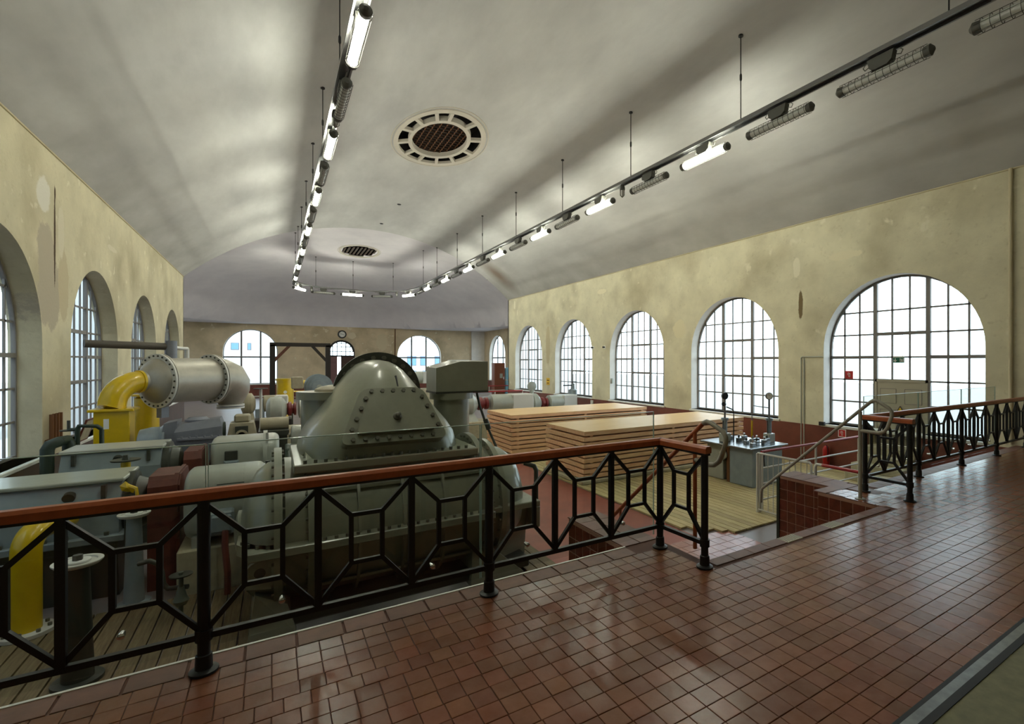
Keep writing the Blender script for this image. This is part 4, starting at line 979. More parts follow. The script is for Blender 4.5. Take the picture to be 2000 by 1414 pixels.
# ------------------------------------------------------------------ blue-grey gear casings on the left
def casing(label, x0, x1, y0, y1, zt, hole):
    t = thing('gear_casing', label, 'gear casing', ((x0 + x1) / 2, (y0 + y1) / 2, FL), 'blue-grey gear casings by the left wall')
    pr = [(y0, -.35), (y0 + .03, zt - .28), (y0 + .16, zt - .02), (y0 + .2, zt), (y1 - .2, zt), (y1 - .03, zt - .28), (y1, -.35)]
    b = obj('casing', B().prism(pr, lambda a, c, d: (d, a, c), x0, x1), 'blue_grey', t, False)
    obj('top_rim', B().cbox(x0 - .02, x1 + .03, y0 + .1, y1 - .1, zt - .03, zt + .015, .012), 'motor_grey', t, False)
    obj('bed_flange', B().cbox(x0 - .06, x1 + .06, y0 - .08, y1 + .08, -.43, -.35, .01), 'blue_grey', t, False)
    bolts(t, [(x0 + .1 + k * (x1 - x0 - .2) / 7, y0 - .03, -.35) for k in range(8)], (0, 0, 1), .025, .04)
    obj('lower_casing', B().prism([(y0 + .02, -.43), (y1 - .02, -.43), (y1 - .14, FL), (y0 + .14, FL)], lambda a, c, d: (d, a, c), x0 + .02, x1 - .02), 'machine_dark', t, False)
    obj('sight_glass', B().cyl((x0 + hole, y0 + .055, zt - .16), (x0 + hole, y0 + .12, zt - .14), .055, n=20), 'machine_dark', b)
    obj('name_plate', B().box(x0 + hole - .1, x0 + hole + .08, y0 + .005, y0 + .03, zt - .44, zt - .3), 'beige_grey', b, False)
    for x in (x0 + .15, x1 - .14): obj('hinge', B().box(x - .02, x + .02, y0 + .02, y0 + .1, zt - .2, zt - .04), 'machine_dark', b, False)
    obj('end_housing', B().lathe((x1, (y0 + y1) / 2, zt - .38), (1, 0, 0), [(0, .40), (.08, .40), (.1, .33), (.2, .28), (.24, .14)], 28), 'machine_dark', t)
    return t
casing('blue-grey gear casing with round sight glass just above the handrail at far left', -2.95, -1.56, 7.95, 8.95, .27, .95)
casing('blue-grey gear casing with number plates, second from the railing at left', -2.62, -1.50, 10.05, 11.0, .36, .62)
t = thing('coupling_guard', 'dark red coupling guard box between the near gear casing and motor', 'coupling guard', (-1.15, 8.4, FL), 'dark red coupling guards')
obj('hood', B().prism([(7.98, FL), (7.98, .14), (8.08, .26), (8.7, .26), (8.8, .14), (8.8, FL)], lambda a, c, d: (d, a, c), -1.31, -1.0), 'oxide_red', t, False)
obj('edge_strip', B().prism([(7.96, -.2), (7.96, .15), (8.07, .28), (8.7, .28), (8.82, .15), (8.82, -.2)], lambda a, c, d: (d, a, c), -1.06, -1.02), 'oxide_red', t, False)
t = thing('coupling_guard', 'dark red coupling guard box between the second gear casing and hatch motor', 'coupling guard', (-1.1, 10.6, FL), 'dark red coupling guards')
obj('hood', B().prism([(10.2, FL), (10.2, .1), (10.3, .22), (11.0, .22), (11.1, .1), (11.1, FL)], lambda a, c, d: (d, a, c), -1.235, -1.0), 'oxide_red', t, False)
obj('edge_strip', B().prism([(10.18, -.2), (10.18, .11), (10.29, .24), (11.0, .24), (11.12, .11), (11.12, -.2)], lambda a, c, d: (d, a, c), -1.05, -1.01), 'oxide_red', t, False)
# ------------------------------------------------------------------ yellow gas pipe, valve stands
t = thing('gas_pipe', 'thick yellow gas pipe rising from a white flange and bending into the casing', 'pipe', (-2.14, 7.35, FL))
obj('pipe', B().tube([(-2.14, 7.35, DK + .01), (-2.14, 7.35, -.28)] + arc((-2.08, 7.53, -.26), .19, math.pi, math.pi * .5, 8, (.316, .949, 0), (0, 0, 1)) + [(-2.05, 7.62, -.07), (-1.97, 7.86, -.07)], .115, 20), 'yellow_paint', t)
fg = obj('floor_flange', B().cyl((-2.14, 7.35, DK + .003), (-2.14, 7.35, DK + .04), .22, n=28), 'flange_white', t)
bolts(fg, ring_pts((-2.14, 7.35, DK + .04), (0, 0, 1), .17, 8), (0, 0, 1), .018, .03)
def valve_stand(label, x, y, zt, r, m, base):
    t = thing('valve_stand', label, 'valve stand', (x, y, FL), 'valve stands with round white tops')
    z0 = DK + .002
    obj('column', B().lathe((x, y, z0), (0, 0, 1), [(0, r * 2.0), (.03, r * 2.0), (.035, r * 1.25), (zt - z0 - .06, r * .9), (zt - z0, r * .95)], 24), m, t)
    h = obj('top_plate', B().lathe((x, y, zt), (0, 0, 1), [(-.015, r * 1.7), (.01, r * 1.95), (.02, r * 1.95), (.02, r * 1.5), (.005, r * 1.45), (.008, .02)], 32), 'flange_white', t)
    obj('indicator_disc', B().cyl((x, y, zt + .012), (x, y, zt + .026), r * 1.0, n=24), 'sign_white', h); obj('spindle', B().cyl((x, y, zt + .02), (x, y, zt + .07), .035, n=6), 'machine_dark', h)
    return t
valve_stand('grey valve stand with white round top beside the dark red guard', -1.355, 7.57, -.07, .075, 'blue_grey', None)
valve_stand('dark valve stand with white round top near the railing at left', -1.44, 6.0, -.06, .085, 'machine_dark', None)
valve_stand('small valve stand with white round top left of the compressor hood', -.08, 9.0, .10, .06, 'machine_dark', None)
t = thing('valve_stand', 'yellow valve post with a thin dark handwheel before the second casing', 'valve stand', (-1.78, 9.45, FL))
obj('column', B().cyl((-1.78, 9.45, FL), (-1.78, 9.45, .27), .055, n=16), 'yellow_paint', t); obj('handwheel', B().lathe((-1.78, 9.45, .28), (0, 0, 1), [(0, .16), (.02, .165), (.025, .13), (.01, .02)], 28), 'machine_dark', t); obj('spindle', B().cyl((-1.78, 9.45, .27), (-1.78, 9.45, .36), .05, .03, n=8), 'machine_dark', t)
t = thing('gas_valve', 'small bright yellow valve between the blue-grey casing and red guard', 'valve', (-1.45, 7.78, FL))
obj('stem', B().cyl((-1.45, 7.78, FL), (-1.45, 7.78, .16), .03, n=10), 'machine_dark', t); obj('valve_body', B().hull([(-1.45 + a, 7.78 + c, .2 + d) for a, c, d in ((-.07, 0, .04), (.07, 0, .0), (0, .05, .02), (0, -.05, .02), (.05, 0, -.06), (-.05, 0, -.02), (-.02, 0, .09))]), 'yellow_paint', t, False); obj('lever', B().tube([(-1.45, 7.78, .24), (-1.36, 7.7, .21), (-1.35, 7.69, .13)], .018, 6), 'yellow_paint', t)
t = thing('drain_pipe', 'black cranked drain pipe with handwheel beside the concrete motor plinth', 'drain pipe', (-.95, 7.0, FL))
obj('pipe', B().tube([(-1.24, 7.1, -.50), (-1.14, 7.08, -.48), (-1.07, 7.06, -.52), (-1.04, 7.05, -.60), (-1.02, 7.04, -.75), (-.98, 7.02, -.80), (-.8, 6.96, -.80)], .026, 10), 'machine_dark', t)
obj('handwheel', B().lathe((-.86, 6.95, -.66), (0, 0, 1), [(0, .10), (.015, .105), (.02, .08), (.01, .015)], 20), 'machine_dark', t); obj('stem', B().cyl((-.86, 6.95, DK + .003), (-.86, 6.95, -.62), .022, n=10), 'green_grey', t); obj('valve_body', B().lathe((-.86, 6.95, -.98), (0, 0, 1), [(0, .05), (.05, .075), (.1, .05), (.2, .03)], 14), 'green_grey', t)
# ------------------------------------------------------------------ silver silencer tank on its compressor, yellow elbow and duct
TX, TY, TZ = -2.0, 13.2, 1.30
t = thing('silencer_tank', 'big silver horizontal tank with bolted flanges carried high at left', 'tank', (TX, TY, FL))
t.rotation_euler = (0, 0, R(42))                        # built along x, then turned about its near end
tk = obj('shell', B().lathe((TX, TY, TZ), (1, 0, 0), [(0, .47), (1.06, .47)], 48), 'silver_paint', t)
hd = obj('dished_head', B().lathe((TX, TY, TZ), (-1, 0, 0), [(0, .47), (.05, .45), (.12, .40), (.2, .31), (.25, .24), (.27, .21), (.31, .205)], 44), 'silver_paint', t)
for x, w in ((-.035, .035), (.012, .035), (1.03, .035), (1.08, .035)):
    f_ = obj('flange', B().lathe((TX + x, TY, TZ), (1, 0, 0), [(0, .56), (w, .56)], 48), 'flange_white' if x in (-.035, 1.03) else 'silver_paint', t)
    if x in (-.035, 1.03): bolts(f_, ring_pts((TX + x - .014, TY, TZ), (1, 0, 0), .515, 26), (1, 0, 0), .021, .016, 'machine_dark')
obj('gasket', B().lathe((TX + 1.066, TY, TZ), (1, 0, 0), [(0, .545), (.013, .545)], 48), 'machine_dark', t)
obj('end_bend', B().tube([(TX + 1.1, TY, TZ), (TX + 1.28, TY, TZ), (TX + 1.40, TY, TZ - .05), (TX + 1.49, TY, TZ - .18), (TX + 1.53, TY, TZ - .34), (TX + 1.54, TY, TZ - .48), (TX + 1.54, TY, TZ - .62)], [.47, .47, .465, .44, .38, .29, .22], 36), 'silver_paint', t)
for z in (.60, .66): obj('neck_flange', B().cyl((TX + 1.54, TY, z), (TX + 1.54, TY, z + .035), .27, n=32), 'flange_white', t)
obj('strut', B().box(TX + .02, TX + .16, TY - .07, TY + .07, .54, .84), 'lilac_grey', t, False)
obj('rear_flange', B().lathe((TX + .95, TY + .55, TZ + .28), (.2, 1, .2), [(0, .2), (.03, .2)], 24), 'flange_white', t)
t = thing('overhead_pipe', 'dark brown overhead pipe running from the left window to a grey standpipe', 'pipe', (-2.2, 14.0, 1.9))
p0, p1, p2 = at(164, 671, Y=14.6), at(326, 677, Y=15.2), at(365, 681, Y=16.0)
obj('pipe', B().tube([p0, p1], .085, 14), 'pipe_dark', t); obj('bend', B().tube([p1, p1 + Vector((.2, .5, -.03)), p2], .045, 10), 'flange_white', t)
obj('standpipe', B().cyl((p1.x + .08, p1.y, .9), (p1.x + .08, p1.y, p1.z + .14), .11, n=18), 'lilac_grey', t); obj('drop', B().cyl((p2.x, p2.y, .8), (p2.x, p2.y, p2.z), .05, n=10), 'flange_white', t)
t = thing('gas_duct', 'yellow rectangular duct with elbow pipe joining the silver tank', 'duct', (-2.55, 12.7, FL))
obj('duct', B().cbox(-2.80, -2.30, 12.5, 12.92, FL, .76, .01), 'yellow_paint', t, False)
obj('duct_flange', B().cbox(-2.87, -2.23, 12.43, 12.99, .76, .81, .01), 'yellow_paint', t, False)
ca, sa = math.cos(R(42)), math.sin(R(42)); ce = Vector((TX, TY, TZ)) - Vector((ca, sa, 0)) * .34
obj('elbow', B().tube([ce - Vector((ca, sa, .49)) * .46 + Vector((0, 0, -.26))] + arc(ce - Vector((0, 0, .44)), .44, math.pi, math.pi * .5, 12, (ca, sa, 0), (0, 0, 1)) + [ce + Vector((ca, sa, 0)) * .025], .205, 28), 'yellow_paint', t)
obj('elbow_collar', B().cyl(ce - Vector((ca, sa, 0)) * .02, ce + Vector((ca, sa, 0)) * .02, .225, n=28), 'yellow_paint', t)
t = thing('gas_column', 'yellow round gas column standing behind the silver tank', 'column', (-2.45, 14.9, FL))
obj('column', B().lathe((-2.45, 14.9, FL), (0, 0, 1), [(0, .3), (.04, .3), (.05, .22), (2.0, .22), (2.05, .15)], 28), 'yellow_paint', t); obj('cap', B().cyl((-2.45, 14.9, .91), (-2.45, 14.9, .95), .27, n=28), 'yellow_paint', t)
# compressor below the tank
t = thing('piston_compressor', 'bluish grey piston compressor under the silver tank', 'compressor', (-1.5, 12.6, FL))
obj('body', B().hull([(x, y, z) for x, zt in ((-1.62, .42), (-.88, .5)) for y in (12.25, 12.95) for z in (-.3, zt - .1)] + [(x, y, z) for x, z in ((-1.58, .47), (-.92, .55)) for y in (12.35, 12.85)]), 'lilac_grey', t, False)
bl = obj('bolt_ledge', B().cbox(-1.58, -.87, 12.18, 13.0, .16, .21, .008), 'lilac_grey', t, False); bolts(bl, [(-1.5 + .115 * k, 12.2, .21) for k in range(6)], (0, 0, 1), .02, .03, 'lilac_grey')
obj('cylinder_head', B().hull([(-1.9, 12.3, -.2), (-1.6, 12.3, -.2), (-1.6, 12.9, -.2), (-1.9, 12.9, -.2), (-1.78, 12.3, .50), (-1.58, 12.3, .54), (-1.58, 12.9, .54), (-1.78, 12.9, .50)]), 'lilac_grey', t, False)
obj('crank_drum', B().lathe((-2.2, 12.6, .08), (1, 0, 0), [(0, .2), (.03, .3), (.2, .34), (.34, .34), (.4, .4), (.43, .4)], 32), 'blue_grey', t)
obj('valve_cover', B().lathe((-1.3, 12.6, .5), (0, 0, 1), [(0, .2), (.03, .2), (.05, .17), (.08, .14)], 24), 'lilac_grey', t)
obj('end_cover', B().lathe((-.88, 12.6, .25), (1, 0, 0), [(0, .2), (.03, .2), (.035, .1)], 24), 'dark_green', t)
obj('plinth', B().cbox(-2.2, -.86, 12.05, 13.15, FL, -.3, .02), 'oxide_red', t, False)
# wall-side bits on the left
t = thing('cooling_pipe', 'thick dark green pipe bending down beside the left wall', 'pipe', (-3.0, 11.3, FL))
g0 = at(92, 858, Y=11.4); g1 = at(137, 847, Y=11.9)
obj('pipe', B().tube([(g0.x, 11.4, FL), (g0.x, 11.4, .26), (g0.x + .03, 11.42, .34), (g0.x + .12, 11.48, .38), (g1.x, 11.7, .38), (g1.x + .03, 11.72, .30), (g1.x + .03, 11.72, .1)], .085, 14), 'dark_green', t)
obj('flange', B().cyl((g0.x, 11.4, -.2), (g0.x, 11.4, -.16), .15, n=20), 'dark_green', t); obj('grey_box', B().cbox(g0.x + .2, g0.x + .42, 11.35, 11.6, -.1, .16, .01), 'blue_grey', t, False)
t = thing('vent_bars', 'four rusty upright pipe stubs against the left wall', 'pipe stubs', (-3.42, 13.1, .3))
for k in range(4): obj('stub', B().cyl((-3.42, 12.83 + .15 * k, .25), (-3.42, 12.83 + .15 * k, .73), .03, n=10), 'rust', t)
obj('header', B().box(-3.49, -3.36, 12.78, 13.34, .2, .27), 'rust', t, False)
t = thing('standpipe_frame', 'thin dark green pipe frame in front of the yellow duct', 'pipe frame', (-2.75, 12.0, FL))
obj('pipe', B().tube([(-2.86, 11.9, FL), (-2.86, 11.9, .52), (-2.84, 11.9, .58), (-2.62, 11.92, .56), (-2.56, 11.92, .5), (-2.55, 11.92, FL)], .035, 10), 'dark_green', t); obj('handwheel', B().lathe((-2.98, 11.95, .5), (0, 0, 1), [(0, .11), (.02, .115), (.02, .08), (.0, .02)], 18), 'machine_dark', t); obj('stem', B().cyl((-2.98, 11.95, .5), (-2.98, 11.95, .68), .022, n=8), 'machine_dark', t); obj('branch', B().tube([(-2.98, 11.95, .52), (-2.86, 11.9, .52)], .03, 8), 'dark_green', t)
obj('number_plate', B().box(-2.53, -2.46, 11.88, 11.885, .50, .68), 'sign_white', t, False)
t = thing('leaning_board', 'brown framed board leaning at the left window beside the yellow duct', 'board', (-3.3, 14.6, 0))
obj('panel', B().hull([(-3.46, 14.35, .01), (-3.44, 14.35, .01), (-3.30, 14.35, .46), (-3.32, 14.35, .46), (-3.46, 14.95, .01), (-3.44, 14.95, .01), (-3.30, 14.95, .46), (-3.32, 14.95, .46)]), 'cream_concrete', t, False)
fr_ = B()
for a, c in (((-3.45, 14.35, .02), (-3.31, 14.35, .46)), ((-3.45, 14.95, .02), (-3.31, 14.95, .46)), ((-3.31, 14.35, .46), (-3.31, 14.95, .46)), ((-3.45, 14.35, .02), (-3.45, 14.95, .02))): fr_.tube([a, c], .022, 4)
obj('frame', fr_, 'oxide_red', t, False)
# ================================================================== timber stacks, console, far pumps, wall fittings
def stack(which, x0, x1, y0, y1, zb, zt, n):
    kb = thing('timber_bearer', 'pale concrete kerb carrying the %s timber stack' % which, 'kerb', ((x0 + x1) / 2, y0, FL), 'kerbs under the timber stacks')
    for y in (y0 - .02, y1 - .2): obj('kerb', B().cbox(x0 - .1, x1 + .05, y, y + .22, DK + .002, zb - .004, .02), 'cream_concrete', kb, False)
    obj('end_kerb', B().cbox(x0 - .1, x0 + .12, y0 + .2, y1 - .2, DK + .002, zb - .004, .02), 'cream_concrete', kb, False)
    h = (zt - zb) / n
    for k in range(n):
        z = zb + h * k; top = k == n - 1; dx, dy = random.uniform(-.012, .012), random.uniform(-.012, .012)
        pos = 'topmost' if top else 'lowest' if k == 0 else '%s from the bottom' % ORD[k]
        t = thing('timber_bundle', '%s spruce board layer, %s of its stack' % ('front' if which == 'nearer' else 'rear', pos), 'timber layer', ((x0 + x1) / 2, (y0 + y1) / 2, z), 'spruce panels in two stacks')
        gap = .028 if not top else .036
        for x in (x0 + .15, (x0 + x1) / 2, x1 - .2): obj('batten', B().box(x, x + .08, y0 + .03, y1 - .03, z + .0005, z + gap), 'spruce', t, False)
        a, c, e, g = x0 + dx, x1 + dx, y0 + dy, y1 + dy
        obj('edge_board', B().cbox(a, c, e, e + .04, z + gap, z + h - .004, .003), 'spruce', t, False)
        obj('edge_board', B().cbox(a, c, g - .04, g, z + gap, z + h - .004, .003), 'spruce', t, False)
        obj('end_board', B().cbox(a - .03, a, e, g, z + gap, z + h - .004, .003), 'spruce', t, False)
        obj('end_board', B().cbox(c, c + .03, e, g, z + gap, z + h - .004, .003), 'spruce', t, False)
        obj('sheet', B().box(a, c, e + .041, g - .041, z + gap, z + h - (.004 if not top else .004)), 'spruce_top' if top else 'spruce', t, False)
        if top: obj('top_sheet', B().box(a - .03, c + .03, e, g, z + h - .003, z + h + .012), 'spruce_top', t, False)
stack('nearer', 5.92, 11.25, 9.30, 11.15, -1.0, .095, 9)
stack('farther', 5.80, 10.80, 13.05, 14.95, -1.0, .125, 9)
# ------------------------------------------------------------------ hydraulic console with gauges
t = thing('valve_console', 'grey valve console with gleaming steel top and two pressure gauges', 'console', (9.4, 7.6, FL))
z0 = DK + .002
obj('cabinet', B().cbox(8.86, 9.55, 7.05, 7.70, z0, -.25, .012), 'blue_grey', t, False)
obj('side_cabinet', B().cbox(8.92, 9.9, 7.95, 8.45, z0, -.25, .012), 'motor_grey', t, False)
obj('leg', B().box(8.88, 8.98, 7.72, 7.80, z0, -.25), 'rust', t, False)
obj('inner_panel', B().box(9.02, 9.9, 7.7, 7.95, z0, -.25), 'machine_dark', t, False)
obj('rear_cabinet', B().cbox(9.57, 9.98, 7.10, 8.3, z0, -.25, .012), 'blue_grey', t, False)
tp = obj('steel_top', B().cbox(8.72, 10.06, 7.0, 8.5, -.25, -.21, .008), 'steel_strip', t, False)
for k, (x, y) in enumerate([(9.05, 7.2), (9.25, 7.25), (9.45, 7.2), (9.2, 7.5), (9.45, 7.52), (9.68, 7.3), (9.7, 7.6), (9.3, 7.8), (9.55, 7.85), (9.75, 8.0), (9.35, 8.1)]):
    vb = obj('valve_block', B().cbox(x - .06, x + .06, y - .045, y + .045, -.21, -.13 + .02 * (k % 3), .008), 'steel_strip', tp, False)
    obj('knob', B().cyl((x, y, -.13 + .02 * (k % 3)), (x, y, -.07 + .02 * (k % 3)), .022, n=12), 'machine_dark' if k % 2 else 'chrome', vb)
for pts in ([(9.05, 7.2, -.16), (9.68, 7.3, -.16)], [(9.2, 7.5, -.15), (9.7, 7.6, -.15)], [(9.3, 7.8, -.15), (9.75, 8.0, -.15)], [(9.25, 7.25, -.17), (9.3, 7.8, -.17)], [(9.45, 7.2, -.17), (9.55, 7.85, -.17)]): obj('steel_tube', B().tube(pts, .012, 8), 'chrome', tp)
def gauge_col(x, y, ang, face_m, label):
    c = obj('column', B().cyl((x, y, -.21), (x, y, .36), .055, n=18), 'blue_grey', t)
    obj('column_base', B().cbox(x - .11, x + .11, y - .09, y + .09, -.21, .0, .012), 'motor_grey', c, False)
    obj('column_cap', B().cyl((x, y, .30), (x, y, .36), .085, n=18), 'blue_grey', c)
    for s in (-.07, .07): obj('tie_rod', B().cyl((x + s, y, .0), (x + s, y, .33), .012, n=8), 'galvanised', c)
    obj('riser', B().cyl((x, y, .36), (x, y, .80), .022, n=10), 'galvanised', c)
    d = Vector((-math.sin(ang), -math.cos(ang), 0)); o = Vector((x, y, .88))
    g = obj('gauge', B().lathe(o - d * .03, d, [(0, .06), (.005, .085), (.05, .085), (.06, .075)], 28), 'gauge_dark', c)
    obj('dial', B().cyl(o + d * .031, o + d * .034, .072, n=28), face_m, g)
    if face_m == 'clock_face':
        u = d.cross(Vector((0, 0, 1))); nd_ = B()
        for k in range(9):
            th = R(-30 + 30 * k); q = u * math.cos(th) + Vector((0, 0, 1)) * math.sin(th); nd_.tube([o + d * .036 + q * .055, o + d * .036 + q * .066], .003, 4)
        nd_.tube([o + d * .036 - u * .02, o + d * .036 + (u * .6 + Vector((0, 0, .8))) * .05], .003, 4); obj('needle', nd_, 'iron_black', g)
    return c
gauge_col(9.02, 7.98, R(10), 'gauge_dark', ''); gauge_col(9.87, 7.38, R(40), 'clock_face', '')
obj('small_gauge', B().cyl((8.95, 7.96, .69), (8.99, 7.97, .69), .05, n=18), 'gauge_dark', t)
obj('black_pipe', B().tube([(9.04, 7.95, .62), (9.12, 7.9, .58), (9.17, 7.86, .55), (9.18, 7.85, .48), (9.18, 7.85, -.21)], .014, 8), 'iron_black', t)
obj('yellow_pipe', B().tube([(9.55, 7.62, -.21), (9.55, 7.62, .30)], .02, 10), 'yellow_paint', t)
obj('thin_pipe', B().tube([(9.55, 7.62, .30), (9.55, 7.62, .62), (9.57, 7.61, .65), (9.86, 7.4, .60)], .011, 8), 'galvanised', t)
obj('hand_knob', B().lathe((8.86, 7.86, -.48), (-1, 0, 0), [(0, .10), (.05, .11), (.08, .09), (.1, .05), (.14, .05)], 20), 'motor_grey', t)
obj('cable_loop', B().tube([(9.28, 7.03, -.24), (9.2, 7.0, -.3), (9.16, 6.99, -.45), (9.2, 7.0, -.62), (9.28, 7.03, -.68)], .014, 8), 'gauge_dark', t)
# ------------------------------------------------------------------ far pumps
def pump(label, x0, x1, y, z, r, base, m='motor_grey', red=True, wheel=True):
    t = thing('pump_set', label, 'pump', ((x0 + x1) / 2, y, FL), 'pump sets across the hall'); L_ = x1 - x0
    a = x0 + L_ * .3
    pb_ = obj('pump_body', B().lathe((x0, y, z), (1, 0, 0), [(0, r * .5), (.04, r * .85), (L_ * .06, r * 1.05), (L_ * .22, r * 1.05), (L_ * .26, r * .8), (L_ * .3, r * .45)], 28), m, t)
    obj('pump_ring', B().cyl((x0 + L_ * .12, y, z), (x0 + L_ * .16, y, z), r * 1.15, n=28), m, pb_)
    obj('pump_foot', B().hull([(x0 + L_ * .04, y - r * .5, z - r * .7), (x0 + L_ * .24, y - r * .5, z - r * .7), (x0 + L_ * .24, y + r * .5, z - r * .7), (x0 + L_ * .04, y + r * .5, z - r * .7), (x0, y - r, z - r * 1.5), (x0 + L_ * .28, y - r, z - r * 1.5), (x0 + L_ * .28, y + r, z - r * 1.5), (x0, y + r, z - r * 1.5)]), m, t, False)
    if wheel:
        obj('riser', B().cyl((x0 + L_ * .14, y, z + r * .9), (x0 + L_ * .14, y, z + r * 1.5), r * .22, n=12), m, t)
        obj('top_valve', B().lathe((x0 + L_ * .14, y - r * .18, z + r * 1.85), (0, 1, 0), [(0, r * .3), (.02, r * .5), (r * .3, r * .5), (r * .36, r * .3)], 20), m, t)
    if red: obj('coupling', B().lathe((a, y, z), (1, 0, 0), [(0, r * .45), (L_ * .02, r * .6), (L_ * .06, r * .6), (L_ * .065, r * .42), (L_ * .09, r * .42), (L_ * .1, r * .55), (L_ * .13, r * .55)], 24), 'coupling_red', t)
    mo = obj('motor_body', B().lathe((x0 + L_ * .46, y, z), (1, 0, 0), [(0, r * .5), (.03, r * .8), (L_ * .5, r * .8), (L_ * .53, r * .6)], 28), m, t)
    obj('motor_shroud', B().cbox(x0 + L_ * .72, x1, y - r * .8, y + r * .8, z - r * .8, z + r * .78, .03), 'flange_white', mo, False)
    obj('plinth', B().cbox(x0 - .1, x1 + .1, y - r * 1.3, y + r * 1.3, FL, z - r * 1.5, .02), base, t, False)
    return t
pump('grey pump with red coupling and white motor just left of the timber stacks', 5.3, 8.4, 17.2, .15, .40, 'cream_concrete')
pump('grey pump with red coupling behind the far end of the timber stacks', 9.1, 11.6, 19.2, -.12, .40, 'cream_concrete')
pump('grey pump set in front of the far dado below the tank outlet', -.2, 1.6, 17.5, .25, .36, 'cream_concrete', red=True, wheel=False)
t = thing('ribbed_motor', 'teal-grey ribbed motor seen end-on between timber frame and bearing pot', 'motor', (1.75, 22.6, FL))
MZ = at(624, 756, Y=22.0).z; MX = at(624, 756, Y=22.0).x
obj('casing', B().lathe((MX, 22.0, MZ), (0, 1, 0), [(0, .16), (.02, .27), (.1, .27), (.1, .36), (.18, .36), (.18, .45), (1.1, .45), (1.15, .3)], 36), 'blue_grey', t)
for k in range(9): obj('cooling_rib', B().cyl((MX, 22.25 + .09 * k, MZ), (MX, 22.28 + .09 * k, MZ), .5, n=32), 'blue_grey', t)
obj('hub', B().cyl((MX, 21.95, MZ), (MX, 22.0, MZ), .1, n=20), 'motor_grey', t)
obj('terminal_box', B().cbox(MX - .95, MX - .55, 22.0, 22.4, MZ - .05, MZ + .42, .03), 'beige_grey', t, False)
obj('plinth', B().cbox(MX - .6, MX + .6, 21.95, 23.3, FL, MZ - .45, .03), 'cream_concrete', t, False)
pump('dark grey pump behind the silver tank outlet', -.9, .4, 19.5, .3, .34, 'dark_floor', 'beige_grey', False, False)
pump('pale pump seen between hood and instrument box', 6.0, 8.0, 30.0, .75, .45, 'cream_concrete', 'motor_grey', False, False)
t = thing('valve_cluster', 'dark valve with handwheel beside the window sill behind the timber stacks', 'valve', (11.9, 19.8, FL))
obj('body', B().lathe((11.9, 19.8, FL), (0, 0, 1), [(0, .2), (.05, .2), (.06, .1), (1.2, .1), (1.25, .2), (1.5, .2), (1.55, .1), (1.8, .08)], 16), 'blue_grey', t); obj('handwheel', B().lathe((11.9, 19.8, .72), (0, 0, 1), [(0, .2), (.03, .21), (.03, .16), (0, .02)], 18), 'iron_black', t); obj('stem', B().cyl((11.9, 19.8, .5), (11.9, 19.8, 1.1), .025, n=8), 'galvanised', t); obj('arm', B().box(11.4, 11.9, 19.75, 19.85, .55, .6), 'iron_black', t, False)
# timber hoist frame
t = thing('hoist_frame', 'black timber hoist frame with diagonal braces at the far end', 'frame', (1.08, 27.4, FL))
for x in (-.06, 2.26): obj('post', B().box(x - .11, x + .11, 27.3, 27.5, FL, 2.50), 'timber_black', t, False)
obj('beam', B().box(-.17, 2.37, 27.3, 27.5, 2.42, 2.60), 'timber_black', t, False)
for s, x, m_ in ((1, -.0, 'timber_brown'), (-1, 2.2, 'timber_black')): obj('brace', B().tube([(x, 27.4, 1.72), (x + s * .62, 27.4, 2.45)], .09, 4), m_, t, False)
# yellow filter pot with pipes
t = thing('gas_filter', 'yellow cylindrical gas filter with side pipes beside the hoist frame', 'gas filter', (.55, 26.0, FL))
FX, FY = .42, 25.6
obj('vessel', B().lathe((FX, FY, -.35), (0, 0, 1), [(0, .2), (.08, .33), (1.2, .33), (1.2, .38), (1.25, .38)], 32), 'yellow_paint', t)
obj('lid', B().cyl((FX, FY, .9), (FX, FY, .94), .38, n=32), 'yellow_paint', t)
obj('outlet_pipe', B().tube([(FX, FY - .3, .1), (FX, FY - .5, .1), (FX, FY - .6, 0), (FX, FY - .6, FL)], .13, 16), 'yellow_paint', t)
obj('side_pipe', B().tube([(FX + .3, FY, .7), (FX + 1.3, FY, .7)], .16, 18), 'yellow_paint', t); obj('thin_pipe', B().tube([(FX + .3, FY, .35), (FX + 1.3, FY, .35)], .035, 8), 'yellow_paint', t)
obj('regulator', B().lathe((FX + .95, FY, .7), (1, 0, 0), [(0, .2), (.1, .24), (.3, .24), (.4, .18)], 20), 'rust', t)
obj('gauge', B().cyl((FX, FY - .34, .35), (FX, FY - .3, .35), .07, n=18), 'clock_face', t)
for k in range(3):
    th = 2 * math.pi * k / 3 + .4; obj('leg', B().box(FX + .3 * math.cos(th) - .03, FX + .3 * math.cos(th) + .03, FY + .3 * math.sin(th) - .03, FY + .3 * math.sin(th) + .03, FL, -.2), 'machine_dark', t, False)
t = thing('work_bench', 'low brown bench behind the yellow gas filter', 'bench', (1.4, 32, FL))
obj('top', B().box(.6, 3.0, 31.6, 32.6, -.40, -.32), 'timber_brown', t, False)
for x in (.7, 2.9):
    for y in (31.7, 32.5): obj('leg', B().box(x - .04, x + .04, y - .04, y + .04, FL, -.4), 'iron_black', t, False)
t = thing('switch_post', 'blue-grey switch posts standing on the shiny floor left of the hoist frame', 'post', (-.45, 24.0, FL))
for dx, h in ((-.12, .9), (.06, 1.3)): obj('post', B().cbox(-.45 + dx - .07, -.45 + dx + .07, 23.9, 24.1, FL, FL + h, .01), 'blue_grey', t, False)
obj('cross_arm', B().box(-.9, -.2, 23.97, 24.03, .25, .3), 'flange_white', t, False)
t = thing('stand_pipe', 'slim standpipe with a dark handwheel right of the silver tank', 'valve', (-.3, 16.0, FL))
